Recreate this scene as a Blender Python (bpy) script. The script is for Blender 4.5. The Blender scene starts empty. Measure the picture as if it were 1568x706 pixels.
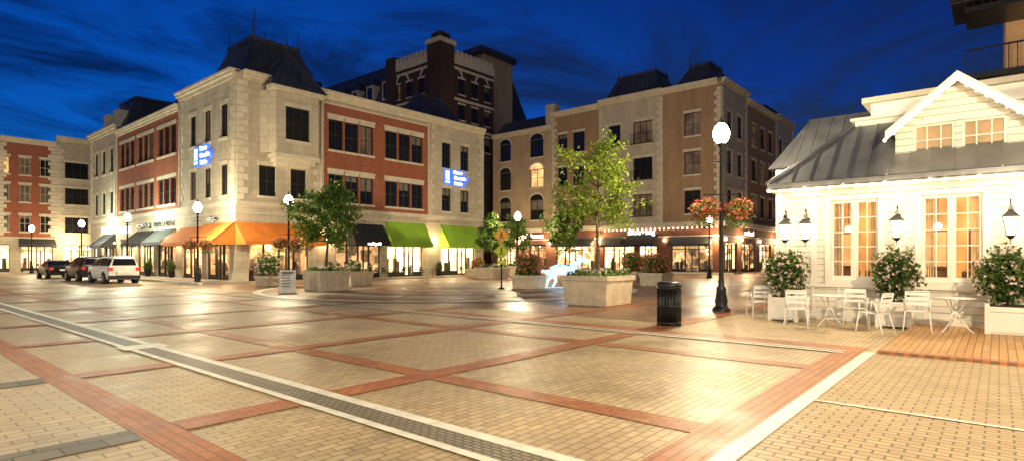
import bpy, math, random
import numpy as np
from mathutils import Vector, Matrix
random.seed(7); rng=np.random.default_rng(5)
S=bpy.context.scene
S.view_settings.view_transform='Standard'; S.view_settings.look='None'; S.view_settings.exposure=0

# ------------------------------------------------------------ materials
def newmat(name):
    m=bpy.data.materials.new(name); m.use_nodes=True
    nt=m.node_tree; p=nt.nodes['Principled BSDF']; return m,nt,p
def N(nt,t,**k):
    n=nt.nodes.new(t)
    for a,b in k.items(): setattr(n,a,b)
    return n
def noisemat(name,c,rough=.6,metal=0,var=.18,scale=3.,bump=.0,bscale=60,spec=None,c2=None):
    m,nt,p=newmat(name)
    tc=N(nt,'ShaderNodeTexCoord'); no=N(nt,'ShaderNodeTexNoise'); no.inputs['Scale'].default_value=scale; no.inputs['Detail'].default_value=6
    nt.links.new(tc.outputs['Object'],no.inputs['Vector'])
    r=N(nt,'ShaderNodeValToRGB'); r.color_ramp.elements[0].position=.3; r.color_ramp.elements[1].position=.7
    a=[x*(1-var) for x in c]; b=[min(1,x*(1+var)) for x in (c2 or c)]
    r.color_ramp.elements[0].color=(*a,1); r.color_ramp.elements[1].color=(*b,1)
    nt.links.new(no.outputs['Fac'],r.inputs['Fac']); nt.links.new(r.outputs['Color'],p.inputs['Base Color'])
    p.inputs['Roughness'].default_value=rough; p.inputs['Metallic'].default_value=metal
    if bump:
        n2=N(nt,'ShaderNodeTexNoise'); n2.inputs['Scale'].default_value=bscale; nt.links.new(tc.outputs['Object'],n2.inputs['Vector'])
        bp=N(nt,'ShaderNodeBump'); bp.inputs['Strength'].default_value=bump; bp.inputs['Distance'].default_value=.02
        nt.links.new(n2.outputs['Fac'],bp.inputs['Height']); nt.links.new(bp.outputs['Normal'],p.inputs['Normal'])
    return m
def brickmat(name,c1,c2,mort,bw,bh,ms=.01,mode='wall',rough=.8,rot=0,bump=.4,var=.25,vscale=.5,offset=.5,rvar=0,stain=0):
    m,nt,p=newmat(name)
    tc=N(nt,'ShaderNodeTexCoord')
    if mode=='wall':
        sx=N(nt,'ShaderNodeSeparateXYZ'); nt.links.new(tc.outputs['Object'],sx.inputs[0])
        ad=N(nt,'ShaderNodeMath',operation='ADD'); nt.links.new(sx.outputs[0],ad.inputs[0]); nt.links.new(sx.outputs[1],ad.inputs[1])
        cx=N(nt,'ShaderNodeCombineXYZ'); nt.links.new(ad.outputs[0],cx.inputs[0]); nt.links.new(sx.outputs[2],cx.inputs[1]); vec=cx.outputs[0]
    else:
        mp=N(nt,'ShaderNodeMapping'); mp.inputs['Rotation'].default_value=(0,0,rot); nt.links.new(tc.outputs['Object'],mp.inputs[0]); vec=mp.outputs[0]
    b=N(nt,'ShaderNodeTexBrick'); b.offset=offset; b.inputs['Scale'].default_value=1
    b.inputs['Brick Width'].default_value=bw; b.inputs['Row Height'].default_value=bh; b.inputs['Mortar Size'].default_value=ms
    b.inputs['Color1'].default_value=(*c1,1); b.inputs['Color2'].default_value=(*c2,1); b.inputs['Mortar'].default_value=(*mort,1)
    b.inputs['Mortar Smooth'].default_value=.2
    nt.links.new(vec,b.inputs['Vector'])
    no=N(nt,'ShaderNodeTexNoise'); no.inputs['Scale'].default_value=vscale; no.inputs['Detail'].default_value=8; no.inputs['Roughness'].default_value=.68
    if mode=='wall':
        mpw=N(nt,'ShaderNodeMapping'); mpw.inputs['Scale'].default_value=(1.6,1.6,.45); nt.links.new(tc.outputs['Object'],mpw.inputs[0]); nt.links.new(mpw.outputs[0],no.inputs['Vector'])
    else: nt.links.new(tc.outputs['Object'],no.inputs['Vector'])
    mr=N(nt,'ShaderNodeMapRange'); mr.inputs['From Min'].default_value=.3; mr.inputs['From Max'].default_value=.7
    mr.inputs['To Min'].default_value=1-var; mr.inputs['To Max'].default_value=1+var*.6; nt.links.new(no.outputs['Fac'],mr.inputs[0])
    mx=N(nt,'ShaderNodeMix',data_type='RGBA',blend_type='MULTIPLY'); mx.inputs['Factor'].default_value=1
    nt.links.new(b.outputs['Color'],mx.inputs['A']); nt.links.new(mr.outputs[0],mx.inputs['B'])
    out=mx.outputs['Result']
    if stain:
        n3=N(nt,'ShaderNodeTexNoise'); n3.inputs['Scale'].default_value=2.3; n3.inputs['Detail'].default_value=9; n3.inputs['Roughness'].default_value=.75; nt.links.new(tc.outputs['Object'],n3.inputs['Vector'])
        m3=N(nt,'ShaderNodeMapRange'); m3.inputs['From Min'].default_value=.54; m3.inputs['From Max'].default_value=.70; m3.inputs['To Min'].default_value=1; m3.inputs['To Max'].default_value=1-stain; nt.links.new(n3.outputs['Fac'],m3.inputs[0])
        x3=N(nt,'ShaderNodeMix',data_type='RGBA',blend_type='MULTIPLY'); x3.inputs['Factor'].default_value=1; nt.links.new(out,x3.inputs['A']); nt.links.new(m3.outputs[0],x3.inputs['B']); out=x3.outputs['Result']
    nt.links.new(out,p.inputs['Base Color'])
    p.inputs['Roughness'].default_value=rough
    if rvar:
        m2=N(nt,'ShaderNodeMapRange'); m2.inputs['From Min'].default_value=.3; m2.inputs['From Max'].default_value=.7
        m2.inputs['To Min'].default_value=rough-rvar; m2.inputs['To Max'].default_value=rough+rvar
        nt.links.new(no.outputs['Fac'],m2.inputs[0]); nt.links.new(m2.outputs[0],p.inputs['Roughness'])
    if bump:
        bp=N(nt,'ShaderNodeBump',invert=True); bp.inputs['Strength'].default_value=bump; bp.inputs['Distance'].default_value=.01
        nt.links.new(b.outputs['Fac'],bp.inputs['Height']); nt.links.new(bp.outputs['Normal'],p.inputs['Normal'])
    return m
def emit(name,c,s):
    m,nt,p=newmat(name); p.inputs['Base Color'].default_value=(*[x*.8 for x in c],1)
    p.inputs['Emission Color'].default_value=(*c,1); p.inputs['Emission Strength'].default_value=s; return m
def interior(name,cols,s,scale=1.0,seed=0):
    m,nt,p=newmat(name); tc=N(nt,'ShaderNodeTexCoord')
    mp=N(nt,'ShaderNodeMapping'); mp.inputs['Scale'].default_value=(scale,scale,scale*.8); mp.inputs['Location'].default_value=(seed,seed*2,0); nt.links.new(tc.outputs['Object'],mp.inputs[0])
    v=N(nt,'ShaderNodeTexVoronoi',distance='CHEBYCHEV'); v.inputs['Scale'].default_value=1.6; nt.links.new(mp.outputs[0],v.inputs['Vector'])
    no=N(nt,'ShaderNodeTexNoise'); no.inputs['Scale'].default_value=2.5; no.inputs['Detail'].default_value=5; nt.links.new(mp.outputs[0],no.inputs['Vector'])
    sx=N(nt,'ShaderNodeSeparateColor'); nt.links.new(v.outputs['Color'],sx.inputs[0])
    mx=N(nt,'ShaderNodeMath',operation='MULTIPLY_ADD'); nt.links.new(sx.outputs[0],mx.inputs[0]); mx.inputs[1].default_value=.55
    m3=N(nt,'ShaderNodeMath',operation='MULTIPLY'); nt.links.new(no.outputs['Fac'],m3.inputs[0]); m3.inputs[1].default_value=.55; nt.links.new(m3.outputs[0],mx.inputs[2])
    r=N(nt,'ShaderNodeValToRGB'); e=r.color_ramp.elements
    e[0].position=.15; e[0].color=(*cols[0],1); e[1].position=.85; e[1].color=(*cols[-1],1)
    for i,c in enumerate(cols[1:-1]):
        q=e.new(.15+.7*(i+1)/(len(cols)-1)); q.color=(*c,1)
    nt.links.new(mx.outputs[0],r.inputs[0]); nt.links.new(r.outputs[0],p.inputs['Emission Color']); nt.links.new(r.outputs[0],p.inputs['Base Color'])
    p.inputs['Emission Strength'].default_value=s; p.inputs['Roughness'].default_value=.8; return m
def winglass(name,c=(.012,.014,.018),rough=.08,em=None,es=0):
    m,nt,p=newmat(name); p.inputs['Base Color'].default_value=(*c,1); p.inputs['Roughness'].default_value=rough
    tc=N(nt,'ShaderNodeTexCoord'); no=N(nt,'ShaderNodeTexNoise'); no.inputs['Scale'].default_value=.9; nt.links.new(tc.outputs['Object'],no.inputs['Vector'])
    bp=N(nt,'ShaderNodeBump'); bp.inputs['Strength'].default_value=.25; bp.inputs['Distance'].default_value=.05; nt.links.new(no.outputs['Fac'],bp.inputs['Height']); nt.links.new(bp.outputs['Normal'],p.inputs['Normal'])
    if em:
        mr=N(nt,'ShaderNodeMapRange'); mr.inputs['From Min'].default_value=.3; mr.inputs['From Max'].default_value=.7; mr.inputs['To Min'].default_value=es*.4; mr.inputs['To Max'].default_value=es*1.3
        nt.links.new(no.outputs['Fac'],mr.inputs[0]); nt.links.new(mr.outputs[0],p.inputs['Emission Strength']); p.inputs['Emission Color'].default_value=(*em,1)
    return m
def clearglass(name,fac=.12,tint=(1,1,1),em=None,es=0):
    m=bpy.data.materials.new(name); m.use_nodes=True; nt=m.node_tree; nt.nodes.clear()
    o=N(nt,'ShaderNodeOutputMaterial'); t=N(nt,'ShaderNodeBsdfTransparent'); t.inputs[0].default_value=(*tint,1)
    if em: g=N(nt,'ShaderNodeEmission'); g.inputs[0].default_value=(*em,1); g.inputs[1].default_value=es
    else: g=N(nt,'ShaderNodeBsdfGlossy'); g.inputs['Roughness'].default_value=.03
    x=N(nt,'ShaderNodeMixShader'); x.inputs[0].default_value=fac
    nt.links.new(t.outputs[0],x.inputs[1]); nt.links.new(g.outputs[0],x.inputs[2]); nt.links.new(x.outputs[0],o.inputs[0]); return m
def leafmat(name,cols):
    m,nt,p=newmat(name); g=N(nt,'ShaderNodeNewGeometry'); r=N(nt,'ShaderNodeValToRGB'); e=r.color_ramp.elements
    e[0].position=0; e[0].color=(*cols[0],1); e[1].position=1; e[1].color=(*cols[-1],1)
    for i,c in enumerate(cols[1:-1]): q=e.new((i+1)/(len(cols)-1)); q.color=(*c,1)
    nt.links.new(g.outputs['Random Per Island'],r.inputs[0]); nt.links.new(r.outputs[0],p.inputs['Base Color']); p.inputs['Roughness'].default_value=.55
    tr=N(nt,'ShaderNodeBsdfTranslucent'); nt.links.new(r.outputs[0],tr.inputs[0]); x=N(nt,'ShaderNodeMixShader'); x.inputs[0].default_value=.4
    o=nt.nodes['Material Output']; nt.links.new(p.outputs[0],x.inputs[1]); nt.links.new(tr.outputs[0],x.inputs[2]); nt.links.new(x.outputs[0],o.inputs[0]); return m

M={}
M['stone']=brickmat('limestone_blocks',(.50,.44,.335),(.44,.385,.295),(.29,.25,.19),1.0,.45,.012,bump=.5,var=.24)
M['trim']=noisemat('limestone_trim',(.55,.49,.385),.75,var=.14,scale=1.5,bump=.2)
M['brick']=brickmat('red_brick',(.36,.092,.038),(.25,.062,.028),(.24,.13,.09),.22,.075,.008,bump=.3,var=.26)
M['tanbrick']=brickmat('tan_brick',(.36,.22,.12),(.29,.175,.095),(.32,.24,.16),.3,.1,.01,bump=.3,var=.24)
M['beige']=brickmat('beige_stucco',(.44,.32,.195),(.41,.30,.185),(.34,.25,.155),1.2,.6,.01,bump=.15,var=.22)
M['dkbrick']=brickmat('dark_brick',(.055,.024,.02),(.035,.017,.015),(.07,.045,.035),.25,.09,.01,var=.3)
M['baseb']=brickmat('maroon_brick',(.19,.065,.035),(.15,.05,.03),(.14,.08,.06),.25,.09,.01,var=.2)
M['roof']=noisemat('slate_blue_metal_roof',(.06,.07,.095),.42,.5,var=.3,scale=.8,bump=.1,bscale=8)
M['roofrib']=noisemat('roof_seam_metal',(.11,.12,.15),.4,.6)
M['dark']=noisemat('black_painted_metal',(.015,.015,.017),.38,.3,var=.3,scale=8)
M['frame']=noisemat('dark_window_frame',(.03,.028,.026),.45,.2)
M['tanframe']=noisemat('cream_window_frame',(.4,.36,.28),.5)
M['glass']=winglass('window_glass'); 
M['glasswarm']=winglass('window_glass_lit',(.05,.03,.02),.15,(1,.55,.2),1.5)
M['glassdim']=winglass('window_glass_dim',(.03,.025,.02),.12,(1,.6,.3),.10)
M['blind']=noisemat('roller_blind',(.16,.14,.115),.8)
M['clear']=clearglass('clear_glass',.12)
M['shopA']=interior('shop_interior_warm',[(.08,.04,.02),(.5,.28,.11),(1,.70,.36),(1,.86,.6)],2.2,1.0,3)
M['shopB']=interior('shop_interior_bright',[(.22,.12,.05),(.8,.5,.22),(1,.80,.46),(1,.94,.75)],2.6,1.7,9)
M['shopC']=interior('shop_interior_dim',[(.02,.015,.01),(.14,.08,.04),(.5,.28,.11),(.9,.6,.3)],1.3,.9,5)
M['orange']=noisemat('orange_awning_canvas',(.66,.19,.025),.8,var=.16,scale=1.2)
M['green']=noisemat('lime_awning_canvas',(.26,.46,.03),.8,var=.14,scale=1.2)
M['black']=noisemat('black_awning_canvas',(.018,.018,.02),.8)
M['grey']=noisemat('grey_awning_canvas',(.05,.055,.06),.8)
M['flat']=noisemat('flat_roof',(.06,.06,.065),.9)
M['white']=noisemat('white_painted_wood',(.74,.71,.65),.5,var=.05,scale=2,bump=.08,bscale=40)
M['boards']=brickmat('white_boards',(.72,.69,.63),(.68,.65,.59),(.33,.31,.27),6.0,.16,.009,bump=.9,var=.1)
M['whitemetal']=noisemat('white_powdercoat',(.78,.78,.76),.35,var=.04)
M['zinc']=noisemat('standing_seam_zinc',(.24,.245,.26),.42,.6,var=.25,scale=1.3)
M['planter']=noisemat('cast_stone_planter',(.54,.45,.33),.75,var=.18,scale=4,bump=.3)
M['soil']=noisemat('soil',(.035,.022,.014),.95)
M['bark']=noisemat('bark',(.10,.075,.05),.9,var=.35,scale=14,bump=.6)
M['leaf']=leafmat('leaves_lime',[(.09,.15,.012),(.22,.31,.028),(.38,.48,.06)])
M['leafd']=leafmat('leaves_green',[(.045,.10,.015),(.10,.19,.025),(.20,.31,.05)])
M['leafbush']=leafmat('leaves_bush',[(.03,.065,.012),(.06,.12,.022),(.12,.20,.035)])
M['leafrose']=leafmat('leaves_rose',[(.02,.05,.01),(.06,.12,.02),(.14,.22,.04)])
M['flw']=leafmat('flowers_white_pink',[(.8,.72,.6),(.85,.6,.55),(.8,.77,.7)])
M['flr']=leafmat('flowers_red_pink',[(.65,.05,.04),(.8,.18,.12),(.78,.35,.3),(.8,.28,.05)])
M['globe']=clearglass('lamp_globe_glass',.6,(1,1,1),(1,.95,.74),45)
M['bulb']=emit('string_bulb',(1,.76,.42),34)
M['lanternglow']=clearglass('lantern_glass',.3,(1,1,1),(1,.82,.5),7)
M['sign_white']=emit('sign_letters',(1,.95,.88),2.4)
M['sign_blue']=emit('sign_led_blue',(.04,.13,1),1.5)
M['sign_cyan']=emit('sign_led_cyan',(.35,.75,1),4)
M['led_text']=emit('sign_led_letters',(.85,.94,1),6)
M['sculpt']=emit('sculpture_led',(.42,.68,1),1.3)
M['yellow']=noisemat('traffic_yellow',(.75,.36,.015),.4,var=.05)
M['lime_sign']=noisemat('fluorescent_sign_yellow',(.55,.6,.03),.4,var=.05)
M['chalk']=noisemat('board_white',(.65,.64,.6),.6)
M['rubber']=noisemat('tyre_rubber',(.015,.015,.015),.8)
M['rim']=noisemat('alloy_rim',(.4,.4,.42),.3,.8)
M['tail']=emit('tail_lamp',(.6,.02,.01),.35)
M['carwhite']=noisemat('car_paint_white',(.7,.7,.68),.25,var=.03)
M['carblack']=noisemat('car_paint_black',(.012,.013,.016),.2,.3,var=.05)
M['cargrey']=noisemat('car_paint_dark',(.03,.03,.034),.22,.4,var=.05)
M['carglass']=winglass('car_glass',(.01,.011,.013),.05)
# ground
M['paver']=brickmat('cream_pavers',(.56,.435,.27),(.43,.315,.185),(.27,.18,.105),.20,.10,.008,'ground',.46,0,.5,.26,.45,rvar=.14,stain=.22)
M['paver2']=brickmat('tan_pavers',(.49,.36,.22),(.39,.28,.165),(.15,.10,.065),.20,.10,.010,'ground',.5,math.radians(90),.5,.26,.5,rvar=.12,stain=.2)
M['paver3']=brickmat('large_beige_pavers',(.53,.42,.28),(.44,.34,.225),(.25,.18,.12),.28,.14,.009,'ground',.46,0,.5,.24,.6,rvar=.12,stain=.2)
M['redA']=brickmat('red_band_pavers',(.48,.175,.07),(.36,.12,.05),(.2,.10,.055),.20,.10,.009,'ground',.46,0,.5,.26,.8,rvar=.1,stain=.2)
M['redB']=brickmat('red_band_pavers_across',(.48,.18,.07),(.36,.125,.05),(.2,.10,.055),.20,.10,.009,'ground',.46,math.radians(90),.5,.26,.8,rvar=.1,stain=.2)
M['redfield']=brickmat('brown_red_pavers',(.36,.215,.13),(.28,.16,.095),(.15,.09,.06),.22,.11,.01,'ground',.38,0,.4,.32,.3,rvar=.14,stain=.2)
M['greyp']=brickmat('grey_band_pavers',(.20,.175,.13),(.15,.13,.10),(.07,.06,.05),.3,.3,.012,'ground',.5,0,.5,.2,rvar=.1)
M['grate']=brickmat('drain_pavers',(.31,.26,.19),(.24,.20,.145),(.09,.075,.055),.11,.055,.010,'ground',.5,math.radians(90),.6,.2,offset=.5)
M['paint']=noisemat('white_granite_strip',(.76,.72,.63),.5,var=.16,scale=5,bump=.1)
M['orangepav']=brickmat('orange_patio_pavers',(.60,.33,.13),(.48,.25,.095),(.2,.11,.045),.9,.11,.008,'ground',.5,0,.5,.22,.8,stain=.2)
M['concrete']=noisemat('sidewalk_concrete',(.36,.30,.23),.7,var=.2,scale=1.2,bump=.2)
M['base_ground']=noisemat('ground_base',(.09,.075,.06),.8,var=.2,scale=.1)

# ------------------------------------------------------------ builder
class B:
    def __init__(s,name): s.name=name; s.parts={}; s.extra=[]
    def add(s,part,mat,vs,fs,smooth=False):
        k=part
        if k in s.parts and s.parts[k]['mat']!=mat: k=part+'_'+mat
        q=s.parts.setdefault(k,{'mat':mat,'v':[],'f':[],'s':smooth})
        o=len(q['v']); q['v']+= [tuple(v) for v in vs]; q['f']+=[tuple(i+o for i in f) for f in fs]
    def poly(s,part,mat,vs): s.add(part,mat,vs,[tuple(range(len(vs)))])
    def hexa(s,part,mat,p):
        s.add(part,mat,p,[(0,1,2,3),(7,6,5,4),(0,4,5,1),(1,5,6,2),(2,6,7,3),(3,7,4,0)])
    def box(s,part,mat,x0,x1,y0,y1,z0,z1):
        s.hexa(part,mat,[(x0,y0,z0),(x1,y0,z0),(x1,y1,z0),(x0,y1,z0),(x0,y0,z1),(x1,y0,z1),(x1,y1,z1),(x0,y1,z1)])
    def frus(s,part,mat,a,b,z0,z1):
        x0,x1,y0,y1=a; X0,X1,Y0,Y1=b
        s.hexa(part,mat,[(x0,y0,z0),(x1,y0,z0),(x1,y1,z0),(x0,y1,z0),(X0,Y0,z1),(X1,Y0,z1),(X1,Y1,z1),(X0,Y1,z1)])
    def cyl(s,part,mat,p0,p1,r0,r1=None,n=10,cap=True,smooth=True):
        r1=r0 if r1 is None else r1
        p0=Vector(p0);p1=Vector(p1);d=(p1-p0).normalized(); a=d.orthogonal().normalized(); b=d.cross(a)
        vs=[];fs=[]
        for p,r in((p0,r0),(p1,r1)):
            for i in range(n):
                t=2*math.pi*i/n; vs.append(p+a*math.cos(t)*r+b*math.sin(t)*r)
        for i in range(n): fs.append((i,(i+1)%n,n+(i+1)%n,n+i))
        if cap: fs+= [tuple(range(n))[::-1],tuple(range(n,2*n))]
        s.add(part,mat,vs,fs,smooth)
    def path(s,part,mat,pts,r,n=6):
        for a,b in zip(pts[:-1],pts[1:]): s.cyl(part,mat,a,b,r,r,n)
    def lathe(s,part,mat,c,prof,n=16,smooth=True):
        vs=[];fs=[]
        for r,z in prof:
            for i in range(n):
                t=2*math.pi*i/n; vs.append((c[0]+r*math.cos(t),c[1]+r*math.sin(t),c[2]+z))
        for j in range(len(prof)-1):
            for i in range(n): fs.append((j*n+i,j*n+(i+1)%n,(j+1)*n+(i+1)%n,(j+1)*n+i))
        s.add(part,mat,vs,fs,smooth)
    def sphere(s,part,mat,c,r,n=8,sq=1):
        pr=[(max(1e-4,r*math.sin(math.pi*j/(n))),-r*sq*math.cos(math.pi*j/n)) for j in range(n+1)]
        s.lathe(part,mat,c,pr,n+2)
    def leaves(s,part,mat,cs,size,jit=.4):
        n=len(cs); a=rng.normal(size=(n,3)); a/=np.linalg.norm(a,axis=1)[:,None]
        b=rng.normal(size=(n,3)); b-= (a*b).sum(1)[:,None]*a; b/=np.linalg.norm(b,axis=1)[:,None]
        sz=size*(1+jit*rng.uniform(-1,1,n))[:,None]
        v=np.stack([cs-a*sz,cs+b*sz*.55,cs+a*sz,cs-b*sz*.55],1).reshape(-1,3)
        s.add(part,mat,v.tolist(),[(4*i,4*i+1,4*i+2,4*i+3) for i in range(n)])
    def done(s,loc=(0,0,0),rot=0,world=False):
        e=bpy.data.objects.new(s.name,None); S.collection.objects.link(e); e.empty_display_size=.3
        e.location=loc; e.rotation_euler=(0,0,rot)
        for k,q in s.parts.items():
            vs=q['v']
            if world: vs=[(v[0]-loc[0],v[1]-loc[1],v[2]-loc[2]) for v in vs]
            me=bpy.data.meshes.new(k); me.from_pydata(vs,[],q['f']); me.materials.append(M[q['mat']])
            if q['s']:
                me.polygons.foreach_set('use_smooth',[len(p.vertices)<5 for p in me.polygons])
            me.update(); o=bpy.data.objects.new(k,me); S.collection.objects.link(o); o.parent=e
        for o in s.extra:
            o.parent=e
            if world: o.location=Vector(o.location)-Vector(loc)
        return e
def plight(b,name,loc,power,col=(1,.82,.55),r=.12):
    l=bpy.data.lights.new(name,'POINT'); l.energy=power; l.color=col; l.shadow_soft_size=r
    o=bpy.data.objects.new(name,l); S.collection.objects.link(o); o.location=loc; b.extra.append(o)
def text(b,name,s,loc,size,rz,mat='sign_white'):
    c=bpy.data.curves.new(name,'FONT'); c.body=s; c.size=size; c.extrude=.03; c.align_x='CENTER'; c.align_y='CENTER'; c.materials.append(M[mat])
    o=bpy.data.objects.new(name,c); S.collection.objects.link(o); o.location=loc; o.rotation_euler=(math.pi/2,0,rz); b.extra.append(o)

class F:
    def __init__(s,o,d,n): s.o=o; s.d=d; s.n=n
    def pt(s,a,z,o=0): return (s.o[0]+s.d[0]*a+s.n[0]*o, s.o[1]+s.d[1]*a+s.n[1]*o, z)
    def box(s,b,part,mat,a0,a1,z0,z1,o0,o1):
        p=s.pt; b.hexa(part,mat,[p(a0,z0,o0),p(a1,z0,o0),p(a1,z0,o1),p(a0,z0,o1),p(a0,z1,o0),p(a1,z1,o0),p(a1,z1,o1),p(a0,z1,o1)])
    def quad(s,b,part,mat,a0,a1,z0,z1,o=0):
        p=s.pt; b.poly(part,mat,[p(a0,z0,o),p(a1,z0,o),p(a1,z1,o),p(a0,z1,o)])
    def wall(s,b,part,mat,a0,a1,z0,z1,ops=(),depth=.25,o=0):
        A=sorted({a0,a1,*[x for q in ops for x in q[:2] if a0<x<a1]}); Z=sorted({z0,z1,*[x for q in ops for x in q[2:4] if z0<x<z1]})
        for i in range(len(A)-1):
            for j in range(len(Z)-1):
                ca=(A[i]+A[i+1])/2; cz=(Z[j]+Z[j+1])/2
                if any(q[0]<ca<q[1] and q[2]<cz<q[3] for q in ops): continue
                s.quad(b,part,mat,A[i],A[i+1],Z[j],Z[j+1],o)
        p=s.pt
        for q in ops:
            a,c,d,e=q[:4]
            for P in ([p(a,d,o),p(a,e,o),p(a,e,o-depth),p(a,d,o-depth)],[p(c,d,o),p(c,e,o),p(c,e,o-depth),p(c,d,o-depth)],
                      [p(a,e,o),p(c,e,o),p(c,e,o-depth),p(a,e,o-depth)],[p(a,d,o),p(c,d,o),p(c,d,o-depth),p(a,d,o-depth)]):
                b.poly(part,mat,P)
    def window(s,b,a0,a1,z0,z1,glass=None,fr='frame',cols=1,rows=2,sill='trim',o=0,lint=True):
        if glass is None:
            r=random.random(); glass='glass' if r<.78 else 'glassdim'
        s.quad(b,'window_glass',glass,a0,a1,z0,z1,o-.2)
        w=.07
        for q in ((a0,a0+w,z0,z1),(a1-w,a1,z0,z1),(a0+w,a1-w,z0,z0+w),(a0+w,a1-w,z1-w,z1)): s.box(b,'window_frames',fr,*q,o-.195,o-.11)
        for i in range(1,cols+1):
            x=a0+(a1-a0)*i/(cols+1); s.box(b,'window_frames',fr,x-.025,x+.025,z0+w,z1-w,o-.193,o-.13)
        for j in range(1,rows):
            z=z0+(z1-z0)*j/rows; s.box(b,'window_frames',fr,a0+w,a1-w,z-.025,z+.025,o-.191,o-.125)
        if random.random()<.25 and glass=='glass': s.quad(b,'blinds','blind',a0+w,a1-w,z1-(z1-z0)*random.choice([.2,.3,.5]),z1-w,o-.197)
        if sill:
            s.box(b,'sills',sill,a0-.1,a1+.1,z0-.16,z0,o-.02,o+.1)
            if lint: s.box(b,'lintels',sill,a0-.12,a1+.12,z1,z1+.28,o-.02,o+.05)
    def shop(s,b,a0,a1,z1,mat='shopA',n=4,door=True,fr='frame',kick=.45):
        d=1.4
        s.quad(b,'shop_interior',mat,a0,a1,.02,z1,-d)
        p=s.pt
        b.poly('shop_ceiling','blind',[p(a0,z1,-.3),p(a1,z1,-.3),p(a1,z1,-d),p(a0,z1,-d)])
        for a in(a0,a1): b.poly('shop_sides',mat,[p(a,.02,-.3),p(a,z1,-.3),p(a,z1,-d),p(a,.02,-d)])
        s.quad(b,'shop_glass','clear',a0,a1,.02,z1,-.2)
        for i in range(n+1):
            x=a0+(a1-a0)*i/n; s.box(b,'shop_mullions',fr,max(a0,x-.05),min(a1,x+.05),.0,z1,-.26,-.12)
        s.box(b,'shop_transom',fr,a0,a1,z1-.75,z1-.67,-.25,-.13); s.box(b,'shop_head',fr,a0,a1,z1-.12,z1-.001,-.27,-.11)
        for i in range(n):
            x0=a0+(a1-a0)*i/n; x1=a0+(a1-a0)*(i+1)/n
            if door and i==n//2:
                m=(x0+x1)/2; s.box(b,'door_stile',fr,m-.05,m+.05,0,z1-.75,-.24,-.15); s.box(b,'door_rail',fr,x0+.05,x1-.05,0,.2,-.24,-.15); continue
            s.box(b,'shop_kickplates',fr,x0+.05,x1-.05,.0,kick,-.24,-.14)
            for _ in range(3):
                xx=random.uniform(x0+.2,x1-.3); h=random.uniform(.6,1.7); zz=random.uniform(-1.15,-.7); s.box(b,'shop_display','frame' if random.random()<.6 else 'blind',xx,xx+random.uniform(.12,.4),.02,h,zz,zz+.15)
        for k in range(int((a1-a0)/1.1)):
            q=p(a0+.5+k*1.1,z1-.18,-.8); b.sphere('shop_downlights','bulb',q,.05,4)
    def awning(s,b,mat,a0,a1,ztop,zbot,dep,val=.25):
        p=s.pt
        b.poly('awning',mat,[p(a0,ztop,.03),p(a1,ztop,.03),p(a1,zbot+val,dep),p(a0,zbot+val,dep)])
        b.poly('awning',mat,[p(a0,zbot+val,dep),p(a1,zbot+val,dep),p(a1,zbot,dep),p(a0,zbot,dep)])
        for a in(a0,a1): b.poly('awning',mat,[p(a,ztop,.03),p(a,zbot+val,dep),p(a,zbot,dep),p(a,zbot,.03)])
        n=max(2,int((a1-a0)/1.2))
        for i in range(n+1):
            a=a0+(a1-a0)*i/n; b.cyl('awning_ribs','dark',p(a,ztop-.03,.04),p(a,zbot+val-.03,dep-.02),.02,.02,5)
    def quoins(s,b,a,side,z0,z1,mat='trim'):
        z=z0;i=0
        while z<z1-.3:
            w=.75 if i%2 else .48
            s.box(b,'quoins',mat,*(sorted((a,a+side*w))),z+.02,min(z+.43,z1),.0,.06); z+=.45;i+=1
    def cornice(s,b,a0,a1,z,mat='trim',k=1.):
        s.box(b,'cornice',mat,a0,a1,z-.55*k,z-.3*k,0,.12*k); s.box(b,'cornice',mat,a0,a1,z-.3*k,z-.1*k,-.02,.3*k); s.box(b,'cornice',mat,a0,a1,z-.1*k,z+.06*k,-.3,.42*k)
def seams(b,bl,br,tr,tl,n,part='roof_seams',mat='roofrib',r=.035):
    bl,br,tr,tl=map(Vector,(bl,br,tr,tl))
    for i in range(n+1):
        t=i/n; b.cyl(part,mat,bl.lerp(br,t),tl.lerp(tr,t),r,r,4,smooth=False)
def mansard(b,x0,x1,y0,y1,z0,z1,ins,mat='roof',n=8,crest=True):
    b.frus('mansard_roof',mat,(x0,x1,y0,y1),(x0+ins,x1-ins,y0+ins,y1-ins),z0,z1)
    ny=max(3,int((y1-y0)/.8)); nx=max(3,int((x1-x0)/.8))
    seams(b,(x0,y0,z0),(x0,y1,z0),(x0+ins,y1-ins,z1),(x0+ins,y0+ins,z1),ny)
    seams(b,(x0,y0,z0),(x1,y0,z0),(x1-ins,y0+ins,z1),(x0+ins,y0+ins,z1),nx)
    b.box('roof_curb',mat,x0+ins-.12,x1-ins+.12,y0+ins-.12,y1-ins+.12,z1-.1,z1+.18)
    if crest:
        for (x,y) in ((x0+ins,y0+ins),(x1-ins,y0+ins),(x0+ins,y1-ins)): b.cyl('finials','dark',(x,y,z1+.18),(x,y,z1+1.5),.05,.01,6)
        for i in range(9):
            t=i/8; b.cyl('cresting','dark',(x0+ins+(x1-x0-2*ins)*t,y0+ins,z1+.18),(x0+ins+(x1-x0-2*ins)*t,y0+ins,z1+.5),.02,.02,4)
            b.cyl('cresting','dark',(x0+ins,y0+ins+(y1-y0-2*ins)*t,z1+.18),(x0+ins,y0+ins+(y1-y0-2*ins)*t,z1+.5),.02,.02,4)

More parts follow.
